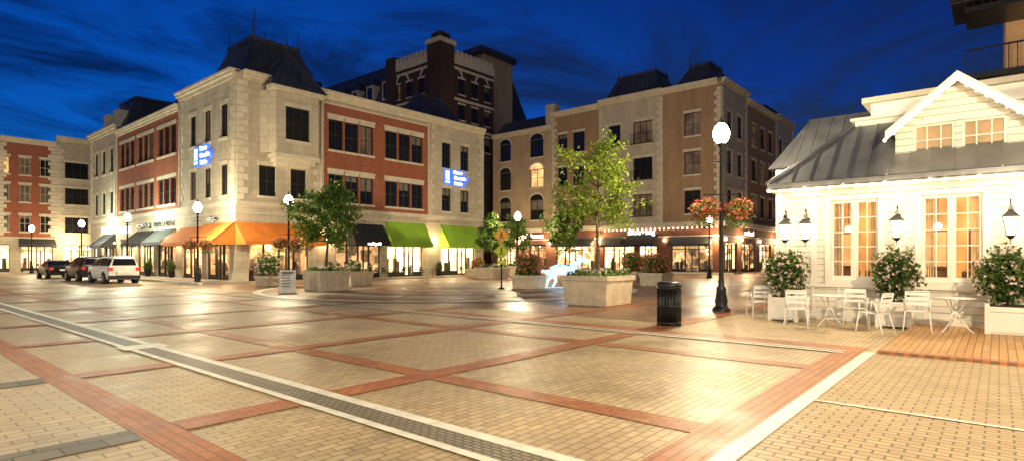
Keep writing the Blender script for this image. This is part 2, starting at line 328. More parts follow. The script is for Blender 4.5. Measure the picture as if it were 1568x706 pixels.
# ------------------------------------------------------------ ground
def sheet(name,mat,x0,x1,y0,y1,z):
    me=bpy.data.meshes.new(name); me.from_pydata([(x0,y0,z),(x1,y0,z),(x1,y1,z),(x0,y1,z)],[],[(0,1,2,3)]); me.materials.append(M[mat])
    o=bpy.data.objects.new(name,me); S.collection.objects.link(o); return o
sheet('ground','base_ground',-900,900,-900,900,-.012)
pv=B('plaza_paving')
def flat(part,mat,x0,x1,y0,y1,z): pv.poly(part,mat,[(x0,y0,z),(x1,y0,z),(x1,y1,z),(x0,y1,z)])
flat('cream_field','paver',-25,95,-30,110,-.004)
flat('right_field','paver2',-25,16.7,-30,1.58,.0)
flat('left_field','paver3',-25,1.77,1.58,110,.0)
flat('far_field','redfield',13.3,95,6.2,38.0,.0)
for (a,w) in ((1.93,.17),(5.25,.18),(9.25,.18)): flat('red_bands_long','redB',a-w,a+w,2.15,70,.004)
for y in (5.95,9.5,13.5,17.5,22,27,33,39,46):
    flat('red_bands_cross','redA',2.11,13.3 if y>9.6 else 30,y-.2,y+.2,.008)
    flat('grey_bands','greyp',-25,1.75,y-.2,y+.2,.008)
flat('red_edge_band','redA',-20,11.3,1.752,2.15,.010)
flat('red_edge_band','redB',11.25,11.9,1.76,13,.006)
flat('white_strips','paint',-20,11.3,1.58,1.75,.012)
flat('white_strips','paint',3.27,3.37,-10,100,.014); flat('white_strips','paint',3.66,3.80,-10,100,.014)
flat('drain','grate',3.37,3.66,-10,100,.015)
flat('white_strips','paint',10.94,11.04,2.0,34,.014); flat('drain','grate',11.04,11.17,2.0,34,.015); flat('white_strips','paint',11.17,11.24,2.0,34,.014)
flat('white_strips','paint',7.08,7.14,-8,1.58,.012)
flat('junction_slab','paint',3.2,3.9,11.4,12.0,.019)
def ring(part,mat,c,r0,r1,z,n=96):
    vs=[];fs=[]
    for i in range(n):
        t=2*math.pi*i/n
        for r in(r0,r1): vs.append((c[0]+r*math.cos(t),c[1]+r*math.sin(t),z))
    for i in range(n): j=(i+1)%n; fs.append((2*i,2*j,2*j+1,2*i+1))
    pv.add(part,mat,vs,fs)
C=(21.0,22.0)
ring('ring_tan','paver',C,0.01,9.6,.018)
for r0,r1,m in ((9.2,9.6,'paint'),(7.9,8.6,'redA'),(6.6,6.95,'paint'),(5.2,6.0,'greyp'),(3.4,4.0,'redA'),(2.4,2.65,'paint'),(0.01,1.2,'greyp')): ring('ring_bands',m,C,r0,r1,.022)
for i in range(12):
    t=math.pi*i/6; d=Vector((math.cos(t),math.sin(t),0)); n=Vector((-d.y,d.x,0))*.17; c=Vector((C[0],C[1],.026))
    pv.poly('ring_spokes','redA',[c+d*1.25-n,c+d*9.15-n,c+d*9.15+n,c+d*1.25+n])
for x in (31,37,43,49,55): flat('far_bands','redB',x,x+.35,6.4,37,.004)
for y in (12,20,28): flat('far_bands','paver',30.6,90,y,y+.4,.007)
pv.done()
sw=B('sidewalk')
sw.box('slab','concrete',14.15,17.05,36.5,86,-.01,.13); sw.box('kerb','paint',13.95,14.15,36.3,86,-.01,.145)
sw.box('slab_front','concrete',17.05,43,35.2,38.55,-.01,.06)
sw.box('slab_far','concrete',57,59.85,20,54,-.01,.12); sw.box('kerb_far','paint',56.8,57,19.8,54,-.01,.135)
sw.done()
pt=B('patio_paving')
pt.box('pavers','orangepav',11.5,16.68,-6,1.56,-.01,.035); pt.box('edge','redA',11.3,11.5,-6,1.56,-.01,.05)
pt.done()

# ------------------------------------------------------------ corner building
b=B('corner_commercial_building')
R=F((17.1,38.6),(1,0),(0,-1)); L=F((17.1,38.6),(0,1),(-1,0))
H=14.1
W3=(9.8,12.1); W2=(5.85,7.95)
shR=[(.9,5.3,0,3.3),(7.6,11.7,0,3.3),(12.4,16.2,0,3.6),(18.4,22.8,0,3.6)]
R.wall(b,'stone_walls','stone',0,24,0,5.1,shR,.3)
for q,m in zip(shR,('shopC','shopC','shopB','shopB')): R.shop(b,q[0],q[1],q[3],m)
shL=[(.9,4.6,0,3.2),(5.4,9.0,0,3.2),(10.4,14.4,0,3.3),(15.2,19.2,0,3.3),(20,24,0,3.3),(25.4,28.8,0,3.3),(29.6,32.8,0,3.3)]
L.wall(b,'stone_walls','stone',0,33.4,0,5.1,shL,.3)
for q,m in zip(shL,('shopC','shopA','shopC','shopA','shopB','shopA','shopB')): L.shop(b,q[0],q[1],q[3],m,3)
for f,l in((R,24),(L,33.4)):
    f.box(b,'belt_course','trim',0 if f is R else .15,l,5.1,5.4,-.25,.14); f.box(b,'plinth','trim',0,.85,0,.6,.0,.07)
    f.box(b,'sign_band','trim',.0,l,4.62,4.7,0,.05)
def group(a0,a1,n,gap=.16):
    w=((a1-a0)-gap*(n-1))/n; return [(a0+i*(w+gap),a0+i*(w+gap)+w) for i in range(n)]
def section(f,mat,a0,a1,wins,z0=5.4,z1=H,levels=(W2,W3),fr='frame',**k):
    ops=[(a,c,l[0],l[1]) for a,c in wins for l in levels]
    f.wall(b,'walls_'+mat,mat,a0,a1,z0,z1,ops,.25)
    for q in ops: f.window(b,*q,fr=fr,**k)
section(R,'stone',0,6.5,[(1.6,2.8),(3.9,5.1)],levels=(W2,))
section(R,'brick',6.5,16.8,group(6.95,11.0,3)+group(12.2,16.2,3),z1=13.2); R.wall(b,'stone_walls','stone',6.5,16.8,13.2,H)
section(R,'stone',16.8,24,[(18.5,19.6),(20.85,21.95)])
section(L,'stone',0,9.6,[(1.2,2.3),(3.9,5.0),(6.5,7.6)])
section(L,'brick',9.6,24.7,group(10.3,14.2,3)+group(15.2,19.1,3)+group(20,23.9,3),z1=12.9); L.wall(b,'stone_walls','stone',9.6,24.7,12.9,13.4)
section(L,'stone',24.7,33.4,[(26,27.1),(28.5,29.6),(31,32.1)])
for f,ss in((R,((.06,1),(6.5,-1),(16.8,1),(24,-1))),(L,((.06,1),(9.6,-1),(24.7,1),(33.4,-1)))):
    for a,sd in ss: f.quoins(b,a,sd,5.45,H-.6)
for a0,a1 in ((6.95,11.0),(12.2,16.2)):
    for z in (W2[1],W3[1]): R.box(b,'group_lintel','trim',a0-.15,a1+.15,z+.28,z+.42,0,.08)
R.box(b,'brick_spandrel_trim','trim',6.5,16.8,13.2,13.35,0,.1)
R.cornice(b,.45,24,H); L.cornice(b,0,9.6,H); L.cornice(b,9.6,24.7,13.4,k=.8); L.cornice(b,24.7,33.4,H)
b.box('roof_deck','flat',17.4,41,38.9,71.9,13.2,13.5)
b.poly('side_wall','stone',[(41.1,38.6,0),(41.1,72,0),(41.1,72,H),(41.1,38.6,H)])
b.poly('rear_wall','stone',[(17.1,72,0),(41.1,72,0),(41.1,72,H),(17.1,72,H)])
b.box('core','flat',19.2,40.5,40.6,71.5,0,13.1)
R.wall(b,'bay_front','stone',2.3,5.5,8.8,13.1,[(3.0,4.8,9.8,12.1)],.2,o=1.0)
R.window(b,3.0,4.8,9.8,12.1,'glass',cols=2,rows=2,o=1.0)
p=R.pt
b.poly('bay_sides','stone',[p(2.3,8.8,1.0),p(2.3,13.1,1.0),p(1.7,13.1,0),p(1.7,8.8,0)]); b.poly('bay_sides','stone',[p(5.5,8.8,1.0),p(5.5,13.1,1.0),p(6.1,13.1,0),p(6.1,8.8,0)])
for k,(z0,z1,o) in enumerate(((8.5,8.8,1.08),(8.2,8.5,.75),(7.98,8.2,.4))): R.box(b,'bay_corbel','trim',2.2+.2*k,5.6-.2*k,z0,z1,0.001,o)
R.box(b,'bay_cornice','trim',1.9,5.9,13.1,13.4,.43,1.2)
ap=[p(1.8,13.4,1.3),p(6.0,13.4,1.3),p(6.0,13.4,-2.0),p(1.8,13.4,-2.0)]; tip=p(3.9,16.6,-.6)
for i in range(4): b.poly('bay_roof','roof',[ap[i],ap[(i+1)%4],tip])
seams(b,ap[0],ap[1],tip,tip,6); seams(b,ap[3],ap[0],tip,tip,5)
b.cyl('bay_finial','dark',tip,(tip[0],tip[1],tip[2]+.9),.05,.01)
mansard(b,17.9,24.4,39.5,46.3,13.5,17.4,1.5)
b.cyl('antenna','dark',(20,42,17.4),(20,42,20.2),.03,.02,4); b.cyl('antenna','dark',(22,43,17.4),(22,43,19.4),.03,.02,4)
mansard(b,33.6,40.8,39.6,45,13.5,17.0,2.2,crest=False)
mansard(b,19,26,50,59,13.5,15.8,1.2,crest=False)
mansard(b,17.6,26,63.5,71.5,13.5,17.4,1.6,crest=False)
b.box('rooftop_plant','stone',24,31,52,58,13.5,16.6)
b.box('mech_screen','stone',27,35,48,55,13.5,15.6)
for y in (65.5,68.6): b.box('dormer','trim',17.7,19.2,y,y+1.3,14.1,16.1)
for f,a in((R,6.25),(R,17.05),(L,9.35),(L,24.95)): b.cyl('downpipes','trim',f.pt(a,5.45,.12),f.pt(a,13.4,.12),.05,.05,6)
R.awning(b,'orange',-.0,5.9,4.0,2.5,1.5); L.awning(b,'orange',0,4.9,4.0,2.5,1.5); L.awning(b,'orange',5.4,9.2,3.9,2.5,1.3)
R.awning(b,'black',8.6,11.9,4.3,2.6,1.1); R.awning(b,'green',12.2,16.4,4.6,2.5,1.2); R.awning(b,'green',18.3,22.9,4.6,2.5,1.2)
L.awning(b,'grey',10.2,14.5,3.9,2.6,1.2); L.awning(b,'black',15.0,19.4,3.9,2.6,1.2); L.awning(b,'grey',25.2,29,3.9,2.6,1.2)
text(b,'shop_sign_text','maRigold',p(10.3,2.73,1.14),.34,0); text(b,'shop_sign_text','tailgate',L.pt(3.4,4.35,.08),.55,-math.pi/2,'dark')
text(b,'shop_sign_text','BISTRO & WINE',L.pt(12.6,4.3,.1),.6,-math.pi/2,'frame'); text(b,'shop_sign_text','NORTHERN',L.pt(17.2,4.3,.1),.6,-math.pi/2,'frame'); text(b,'shop_sign_text','SALON',L.pt(22,4.1,.1),.9,-math.pi/2,'sign_white')
L.box(b,'sign_board','sign_white',25.3,28.9,3.95,4.6,.06,.2)
def bluesign(f,a,z,rz,w=2.6):
    right=f is R
    for dz,t,hw in ((.62,'Center',.85),(.12,'Riverside',1.12),(-.38,'Studio',.9)):
        s0,s1=(a-.75,a-.75+2*hw) if right else (a+.75-2*hw,a+.75)
        f.box(b,'led_sign_back','sign_blue',s0,s1,z+dz-.2,z+dz+.24,.05,.12)
        text(b,'led_letters',t,f.pt((s0+s1)/2,z+dz+.02,.15),.40,rz,'led_text')
    f.box(b,'led_logo_back','sign_blue',*((a-1.6,a-.85) if right else (a+.85,a+1.6)),z-.55,z+.85,.05,.12)
    f.box(b,'led_logo','sign_cyan',*((a-1.45,a-1.0) if right else (a+1.0,a+1.45)),z-.1,z+.7,.125,.15)
    f.box(b,'led_logo','sign_cyan',*((a-1.5,a-.95) if right else (a+.95,a+1.5)),z-.4,z-.22,.125,.15)
bluesign(R,20.3,8.85,0); bluesign(L,4.9,8.8,-math.pi/2)
for f,aa in((R,(6.6,12.05,17.3,23.4)),(L,(9.7,14.8,19.6,24.6,29.2))):
    for i,a in enumerate(aa):
        b.sphere('sconces','bulb',f.pt(a,3.0,.25),.09,6)
        if i%2==0: plight(b,'sconce_light',f.pt(a,3.0,.5),200,(1,.70,.36),.1)
for f,a,m in((R,14.3,1.6),(R,20.6,1.6),(R,3,1.3),(L,3,1.3),(L,7.2,1.3),(L,17.2,1.6),(L,22,1.8),(L,29,1.8)):
    plight(b,'shop_light',f.pt(a,2.4,-.7),130*m,(1,.76,.43),.2)
b.done((17.1,38.6,0),world=True)

# ------------------------------------------------------------ hotel behind
b=B('hotel_tower')
HL=F((54.5,59.4),(0,1),(-1,0)); HR=F((54.5,59.4),(1,0),(0,-1))
for f,l in((HL,10.8),(HR,11)):
    n=4; ops=[(x,x+1.3,z,z+2.2) for z in(17.5,21.5,25.2) for x in [l*(i+.5)/n-.65 for i in range(n)]]
    f.wall(b,'walls','dkbrick',0,l,0,30.2,ops)
    for q in ops: f.window(b,*q,sill='trim')
    for z in(20.2,24.2,28.6): f.box(b,'stone_bands','trim',0,l,z,z+.35,0,.15)
    f.box(b,'parapet','trim',0,l,29.4,30.6,.0,.25)
    for i in range(12): a=l*i/12; f.box(b,'crenels','trim',a+.1,a+l/24+.1,30.6,31.3,-.2,.25)
    for i in range(2):
        c=l*(.25+.5*i); 
        for k in range(12):
            t0=math.pi*k/12; t1=math.pi*(k+1)/12
            P=[f.pt(c-math.cos(t)*r,27.4+math.sin(t)*r,.16) for t,r in((t0,1.25),(t1,1.25),(t1,1.6),(t0,1.6))]; b.poly('arches','trim',P)
b.box('corner_turret','dkbrick',53.9,56.6,58.8,61.5,0,32.0); b.box('turret_cap','trim',53.7,56.8,58.6,61.7,31.6,32.2)
b.box('turret_top','dkbrick',54.3,56.2,59.2,61.1,32.2,33.2)
b.box('tower_core','dkbrick',55,65.5,60,70.2,0,30)
b.box('left_turret','dkbrick',53.9,56,69,71,0,31.6)
b.box('wing_walls','dkbrick',56.5,72,70.4,104,0,25.5)
b.frus('wing_mansard','roof',(56,74,70.3,104),(59,71,72,102),25.5,33.2); seams(b,(56,70.3,25.5),(56,104,25.5),(59,102,33.2),(59,72,33.2),34)
for y in np.arange(73,102,4.2):
    b.box('dormers','trim',56.2,59,y,y+1.9,26.5,29.6); b.box('dormer_glass','glass',56.14,56.2,y+.35,y+1.55,26.8,29.2); b.frus('dormer_roofs','roof',(55.9,59,y-.2,y+2.1),(57,59,y+.8,y+1.1),29.6,31)
b.box('turret_far','roof',55,59,97,101,25,34.5)
b.box('side_block','beige',65.5,72.5,61.5,70,0,33.6)
b.box('side_cap','roof',64.5,73,61,71,33.6,34.5); b.frus('side_roof','roof',(72.5,77,61.5,75),(72.5,73,63,73),24,33.5)
b.done((54.5,59.4,0),world=True)

# ------------------------------------------------------------ apartment row with shops
b=B('mixed_use_building')
E=F((59.9,22.1),(0,1),(-1,0)); G=F((59.9,22.1),(1,0),(0,-1))
LV=((6.4,8.9),(10.6,13.1),(14.8,17.3))
def sec2(f,mat,a0,a1,wins,z1,levels=LV,**k):
    section(f,mat,a0,a1,wins,z0=5.5,z1=z1,levels=levels,**k)
sec2(E,'tanbrick',0,6.6,[(2.3,4.1)],20.4,cols=1)
sec2(E,'stone',6.6,14.9,[(7.9,10.3),(12,13.6)],20.5,cols=2)
sec2(E,'tanbrick',14.9,22,[(17,18.7),(19.6,21)],20.2,cols=1)
LA=((6.6,9.2),(10.9,13.3),(14.9,17.2))
sec2(E,'beige',22,32.3,[(23.4,25.6),(29,31)],18.7,levels=LA,glass='glass',lint=False)
for a,c in((23.4,25.6),(29,31)):
    for l in LA:
        m=(a+c)/2; r=(c-a)/2; z=l[1]
        P=[E.pt(m-math.cos(t)*r,z+math.sin(t)*r*.7,.03) for t in [math.pi*i/12 for i in range(13)]]
        warm=(a<24 and l==LA[1]); b.poly('arch_glass','glasswarm' if warm else 'glass',P)
        if warm: E.quad(b,'lit_pane','glasswarm',a,c,l[0],l[1],-.198)
        for k in range(12):
            t0=math.pi*k/12;t1=math.pi*(k+1)/12
            b.poly('arch_trim','trim',[E.pt(m-math.cos(t)*(r+d),z+math.sin(t)*(r*.7+d),.06) for t,d in((t0,0),(t1,0),(t1,.25),(t0,.25))])
E.wall(b,'base_wall','baseb',0,32.3,0,5.0,[(1,5.6,0,3.3),(7.4,9.6,0,3.3),(10.2,14.3,0,3.3),(15.6,21.3,0,3.4),(23,27,0,3.4),(28,31.6,0,3.4)],.3)
for q,m in(((1,5.6),'shopC'),((7.4,9.6),'shopB'),((10.2,14.3),'shopA'),((15.6,21.3),'shopA'),((23,27),'shopC'),((28,31.6),'shopA')): E.shop(b,*q,3.3,m,3)
G.wall(b,'base_wall','baseb',0,27.4,0,5.0,[(1,4.6,0,3.3),(6,11,0,3.3),(12.5,17,0,3.3),(18.5,25,0,3.3)],.3)
for q,m in(((1,4.6),'shopA'),((6,11),'shopC'),((12.5,17),'shopA'),((18.5,25),'shopB')): G.shop(b,*q,3.3,m,3)
for f,l in((E,32.3),(G,27.4)): f.box(b,'belt','trim',0,l,5.0,5.5,-.2,.35); f.box(b,'belt_low','trim',0,l,3.9,4.05,0,.1)
for i in range(26): a=.4+i*.54; b.sphere('belt_bulbs','bulb',E.pt(a,4.85,.3),.06,5)
sec2(G,'stone',0,8,[(1.6,3.0),(4.8,6.2)],20.4,cols=1)
sec2(G,'tanbrick',8,19,[(9.6,11.2),(12.8,14.4),(16,17.6)],19.8,cols=1)
sec2(G,'stone',19,27.4,[(20.6,22),(24,25.4)],20.2,cols=1)
for f,ss in((E,((.06,1),(6.6,1),(14.9,-1),(22,-1))),(G,((.06,1),(8,-1),(19,1),(27.4,-1)))):
    for a,sd in ss: f.quoins(b,a,sd,5.6,19.8)
E.cornice(b,0.4,6.6,20.4); E.cornice(b,6.6,14.9,20.5,k=1.1); E.cornice(b,14.9,22,20.2); E.cornice(b,22,32.3,18.7); G.cornice(b,0,8,20.4); G.cornice(b,8,19,19.8); G.cornice(b,19,27.4,20.2)
b.box('chimney','stone',59.7,61,43.6,45,18,21.4)
for (a0,a1) in((7.7,10.5),(11.8,13.8)):
    for l in LV:
        z=l[0]; E.box(b,'balcony_rail','dark',a0,a1,z+.95,z+1.0,.35,.4); E.box(b,'balcony_floor','dark',a0,a1,z-.12,z-.05,.02,.42)
        for i in range(15): x=a0+(a1-a0-.03)*i/14; E.box(b,'balcony_bars','dark',x,x+.03,z-.05,z+.95,.36,.39)
b.box('core','flat',61.6,86.5,23.7,54,0,18.2)
b.poly('end_wall','beige',[(59.9,54.4,0),(75,54.4,0),(75,54.4,18.7),(59.9,54.4,18.7)])
b.poly('end_wall2','stone',[(87.3,22.1,0),(87.3,45,0),(87.3,45,20),(87.3,22.1,20)])
b.box('roof_deck','flat',60.2,87,22.4,54,18.2,18.4)
b.box('upper_deck','flat',60.2,87,22.4,44,19.2,19.5)
mansard(b,60.3,66,29.2,36.6,20.4,23.3,1.3,crest=True); mansard(b,60.4,67,22.6,28,20.0,22.9,1.6); mansard(b,79,87,22.6,29,19.9,21.8,1.2,crest=False)
b.frus('low_mansard','roof',(60.1,72,44.2,54.3),(61.5,71,45,53.5),18.6,20.6); seams(b,(60.1,44.2,18.7),(60.1,54.3,18.7),(61.5,53.5,20.6),(61.5,45,20.6),12)
E.awning(b,'black',7.2,11.0,4.3,2.9,1.2); E.awning(b,'grey',11.6,14.4,4.1,2.9,1.0); E.awning(b,'grey',15.5,21.5,4.1,3.0,1.0); E.awning(b,'grey',.9,5.7,4.0,2.9,1.0)
text(b,'shop_sign_text','shoe+bag',E.pt(9.2,4.55,.2),.9,-math.pi/2); text(b,'shop_sign_text','posh house',E.pt(25.3,4.5,.2),.9,-math.pi/2)
text(b,'shop_sign_text','north end',G.pt(8,4.4,.2),.8,0)
for i,a in enumerate((.5,6.3,14.8,22.2,27.5)):
    b.sphere('sconces','bulb',E.pt(a,3.6,.25),.16,6)
    if i!=1: plight(b,'sconce_light',E.pt(a,3.6,.8),520,(1,.68,.34),.15)
for i,a in enumerate((.5,5.3,11.7,17.7,26)):
    b.sphere('sconces','bulb',G.pt(a,3.6,.25),.16,6)
    if i in(1,3): plight(b,'sconce_light',G.pt(a,3.6,.8),620,(1,.68,.34),.15)
b.done((59.9,22.1,0),world=True)

# ------------------------------------------------------------ far street building
b=B('brick_street_building')
K=F((-8,87.8),(1,0),(0,-1)); LK=((4.7,6.6),(8.2,10.2),(11.4,13.4))
ops=[(x,x+1.0) for x in np.arange(1.0,25,1.9)]
section(K,'brick',0,25.3,[(float(a),float(c)) for a,c in ops if c<24.8],z0=4.1,z1=15.6,levels=LK,fr='tanframe')
section(K,'stone',25.3,30,[(26.2,28.6)],z0=4.1,z1=16.4,levels=LK,cols=2)
for x in (2.9,10.5,14.3,18.1,20):
    z=random.choice(LK)[0]; K.quad(b,'lit_panes','glasswarm',x,x+1,z,z+1.9,-.198)
K.wall(b,'base','stone',0,30,0,4.1,[(1,7,0,3.2),(8,14,0,3.2),(15,21,0,3.2),(22,25,0,3.2),(26,29.4,0,3.2)],.3)
for q,m in(((1,7),'shopA'),((8,14),'shopB'),((15,21),'shopB'),((22,25),'shopA'),((26,29.4),'shopB')): K.shop(b,*q,3.2,m,4)
K.awning(b,'grey',21.8,25.2,3.9,2.9,1); text(b,'shop_sign_text','LINDEN HALL',K.pt(18,3.65,.2),.7,0,'frame')
K.cornice(b,0,25.3,15.6); K.cornice(b,25.3,30,16.4); K.quoins(b,25.3,-1,4.2,15); K.quoins(b,25.3,1,4.2,15.6); K.quoins(b,20,1,4.2,15)
b.box('core','flat',-7.8,21.8,89.6,110,0,15); b.box('roof','flat',-8,22,88.1,110,15,15.2)
b.poly('side','brick',[(22,87.8,0),(22,110,0),(22,110,15.6),(22,87.8,15.6)])
plight(b,'shop_front_light',(18.6,85.8,3.4),1000,(1,.75,.42),.2)
plight(b,'shop_front_light',(9,85,3.4),700,(1,.75,.42),.2)
b.done((-8,87.8,0),world=True)
b=B('stone_rear_building'); Q=F((41.5,62),(1,0),(0,-1)); section(Q,'stone',0,12,[(1,2),(4,5),(7,8),(10,11)],z0=0,z1=17,levels=((6,8),(10,12),(14,16))); b.box('body','flat',41.6,53.4,63,72,0,16.8); b.done((41.5,62,0),world=True)

# ------------------------------------------------------------ restaurant pavilion
b=B('white_restaurant_pavilion')
P=F((16.7,4.5),(0,-1),(-1,0))   # s = 4.5 - v
gz0,gz1=1.05,3.08
wg=[(1.17,2.22),(3.10,4.22),(5.4,6.5),(7.7,8.8)]
P.wall(b,'facade','boards',0,11,.0,3.35,[(a,c,gz0,gz1) for a,c in wg],.2)
P.box(b,'plinth','white',0,11,0,.16,.0,.07); P.box(b,'wainscot_rail','white',0,11,.86,.95,0,.06)
x=.12
while x<10.8: P.box(b,'wainscot_stile','white',x,x+.07,.16,.86,0,.035); x+=.6
for x in (0,.7,2.55,4.75): P.box(b,'pilaster','white',x,x+.16,.95,3.22,0,.05)
for a,c in wg:
    for q in((a-.13,a,gz0-.1,gz1+.12),(c,c+.13,gz0-.1,gz1+.12),(a,c,gz1,gz1+.12),(a,c,gz0-.1,gz0)): P.box(b,'window_casing','white',*q,.0,.055)
    mid=(a+c)/2
    for s0,s1 in((a,mid-.02),(mid+.02,c)):
        for q in((s0,s0+.06,gz0,gz1),(s1-.06,s1,gz0,gz1),(s0+.06,s1-.06,gz0,gz0+.1),(s0+.06,s1-.06,gz1-.08,gz1)): P.box(b,'sash','white',*q,-.12,-.06)
        m=(s0+s1)/2; P.box(b,'muntins','white',m-.011,m+.011,gz0+.1,gz1-.08,-.105,-.075)
        for k in range(1,5): z=gz0+.1+(gz1-gz0-.18)*k/5; P.box(b,'muntins','white',s0+.06,s1-.06,z-.011,z+.011,-.103,-.077)
    P.box(b,'mullion','white',mid-.02,mid+.02,gz0,gz1,-.125,-.04)
    P.quad(b,'panes','clear',a,c,gz0,gz1,-.09)
M['room']=noisemat('dining_room_wall',(.55,.36,.17),.8,var=.4,scale=1.8)
M['wood']=noisemat('dark_wood',(.10,.05,.025),.4)
M['curtain']=noisemat('curtain',(.55,.42,.28),.9)
b.poly('room_back','room',[(20.2,4.3,0),(20.2,-6.4,0),(20.2,-6.4,3.3),(20.2,4.3,3.3)]); b.poly('room_side','room',[(16.9,4.3,0),(20.2,4.3,0),(20.2,4.3,3.3),(16.9,4.3,3.3)])
b.poly('room_side','room',[(16.9,-6.4,0),(20.2,-6.4,0),(20.2,-6.4,3.3),(16.9,-6.4,3.3)]); b.poly('room_ceiling','room',[(16.9,4.3,3.3),(20.2,4.3,3.3),(20.2,-6.4,3.3),(16.9,-6.4,3.3)]); b.poly('room_floor','wood',[(16.9,4.3,.1),(20.2,4.3,.1),(20.2,-6.4,.1),(16.9,-6.4,.1)])
for y in np.arange(3.6,-6,-1.1): b.box('interior_frames','wood',20.1,20.15,y-.35,y+.35,1.3,2.4); b.box('interior_pictures','curtain',20.06,20.09,y-.28,y+.28,1.37,2.33); b.box('booth','wood',19.2,19.7,y-.45,y+.45,.1,1.25)
for y in(3.2,2.2,1.2,.2,-.8,-1.8,-3.4):
    b.sphere('pendants','bulb',(18.3,y,2.4),.09,8); b.cyl('pendant_cords','dark',(18.3,y,2.5),(18.3,y,3.3),.01)
for y in(2.6,0,): plight(b,'room_light',(18.2,y,2.75),210,(1,.68,.34),.2)
for a,c in wg:
    for q in(a+.04,c-.22):
        for k in range(4): P.box(b,'curtains','curtain',q+k*.045,q+k*.045+.03,gz0,gz1,-.4-.02*(k%2),-.34)
b.poly('side_wall','boards',[(16.7,4.5,0),(26,4.5,0),(26,4.5,3.5),(16.7,4.5,3.5)]); b.poly('side_wall','boards',[(16.7,-6.5,0),(26,-6.5,0),(26,-6.5,3.5),(16.7,-6.5,3.5)])
YE=4.76
M['gutter']=noisemat('zinc_gutter',(.20,.20,.21),.45,.5)
b.box('soffit','white',16.2,16.75,-7,YE-.06,3.35,3.42); b.box('fascia','gutter',16.14,16.2,-7,YE-.02,3.40,3.55)
b.box('frieze','white',16.62,16.69,-6.5,4.5,3.22,3.35)
ev=3.56; top=5.25
bl=(16.12,YE,ev); br=(16.12,-7.1,ev); tr=(18.1,-6.0,top); tl=(18.1,3.0,top)
b.poly('roof_front','zinc',[bl,br,tr,tl]); b.poly('roof_left','zinc',[bl,tl,(24,3.0,top),(26,YE,ev)]); b.poly('roof_top','zinc',[tl,tr,(24,-6,top),(24,3.0,top)])
seamdir=Vector((1.98,0,1.69))
y=YE-.2
while y>-7:
    k=min(1,(YE-y)/(YE-3.0)); a=Vector((16.12,y,ev+.01)); b.cyl('standing_seams','zinc',a,a+seamdir*k,.018,.018,4,smooth=False); y-=.42
b.cyl('hip_cap','zinc',bl,tl,.05,.05,6)
x=16.5
while x<24: 
    k=1 if x>18.1 else (x-16.12)/1.98
    a=Vector((x,YE,ev+.01)); b.cyl('standing_seams','zinc',a,a+Vector((0,3.0-YE,1.69))*k,.018,.018,4,smooth=False); x+=.42
b.box('ridge_wall','white',18.0,18.1,-6,3.0,5.1,5.3); b.box('ridge_cap','white',17.9,24,-6,3.1,5.3,5.38)
b.box('lantern_storey','white',19.2,23.5,-4,2.8,5.38,6.0); b.box('lantern_cornice','trim',19.0,23.7,-4.2,3.0,6.0,6.15)
b.poly('rear_wing_roof','zinc',[(20.5,6.0,4.6),(20.5,1,4.6),(22.4,1,6.5),(22.4,5.1,6.5)]); b.poly('rear_wing_roof','zinc',[(20.5,6.0,4.6),(22.4,5.1,6.5),(27,5.1,6.5),(27,6.0,4.6)])
b.box('rear_wing_wall','white',20.7,27,1,5.8,0,4.6)
for y in np.arange(5.6,1,-.4): b.cyl('standing_seams','zinc',(20.5,y,4.61),(22.4,min(y,5.1),6.51),.018,.018,4,smooth=False)
gy=.72; gx=16.8; hw=1.22; z0=3.9; zs=4.78; za=5.66
Gf=F((gx,gy+hw),(0,-1),(-1,0))
gops=[(hw-.86,hw-.06,4.02,4.78),(hw+.06,hw+.86,4.02,4.78)]
Gf.wall(b,'gable_wall','boards',0,2*hw,z0,4.8,gops,.12)
b.poly('gable_wall','boards',[(gx,gy+hw,4.8),(gx,gy-hw,4.8),(gx,gy,za+.0)])
M['gableglow']=winglass('gable_window_glass',(.3,.2,.1),.15,(1,.62,.3),.5)
for a,c,d,e in gops:
    Gf.quad(b,'gable_panes','gableglow',a,c,d,e,-.1)
    for q in((a,a+.06,d,e),(c-.06,c,d,e),(a+.06,c-.06,d,d+.06),(a+.06,c-.06,e-.06,e)): Gf.box(b,'gable_sash','white',*q,-.09,-.03)
    for k in(1,2): 
        m=a+(c-a)*k/3; Gf.box(b,'gable_muntins','white',m-.014,m+.014,d,e,-.085,-.05)
    m=(d+e)/2; Gf.box(b,'gable_muntins','white',a,c,m-.014,m+.014,-.083,-.052)
    for q in((a-.05,c+.05,e,e+.08),(a-.05,c+.05,d-.08,d)): Gf.box(b,'gable_casing','white',*q,0,.04)
Gf.box(b,'gable_sill','white',-.1,2*hw+.1,z0-.1,z0,-.2,.12)
ex=16.42; rz=za+.14
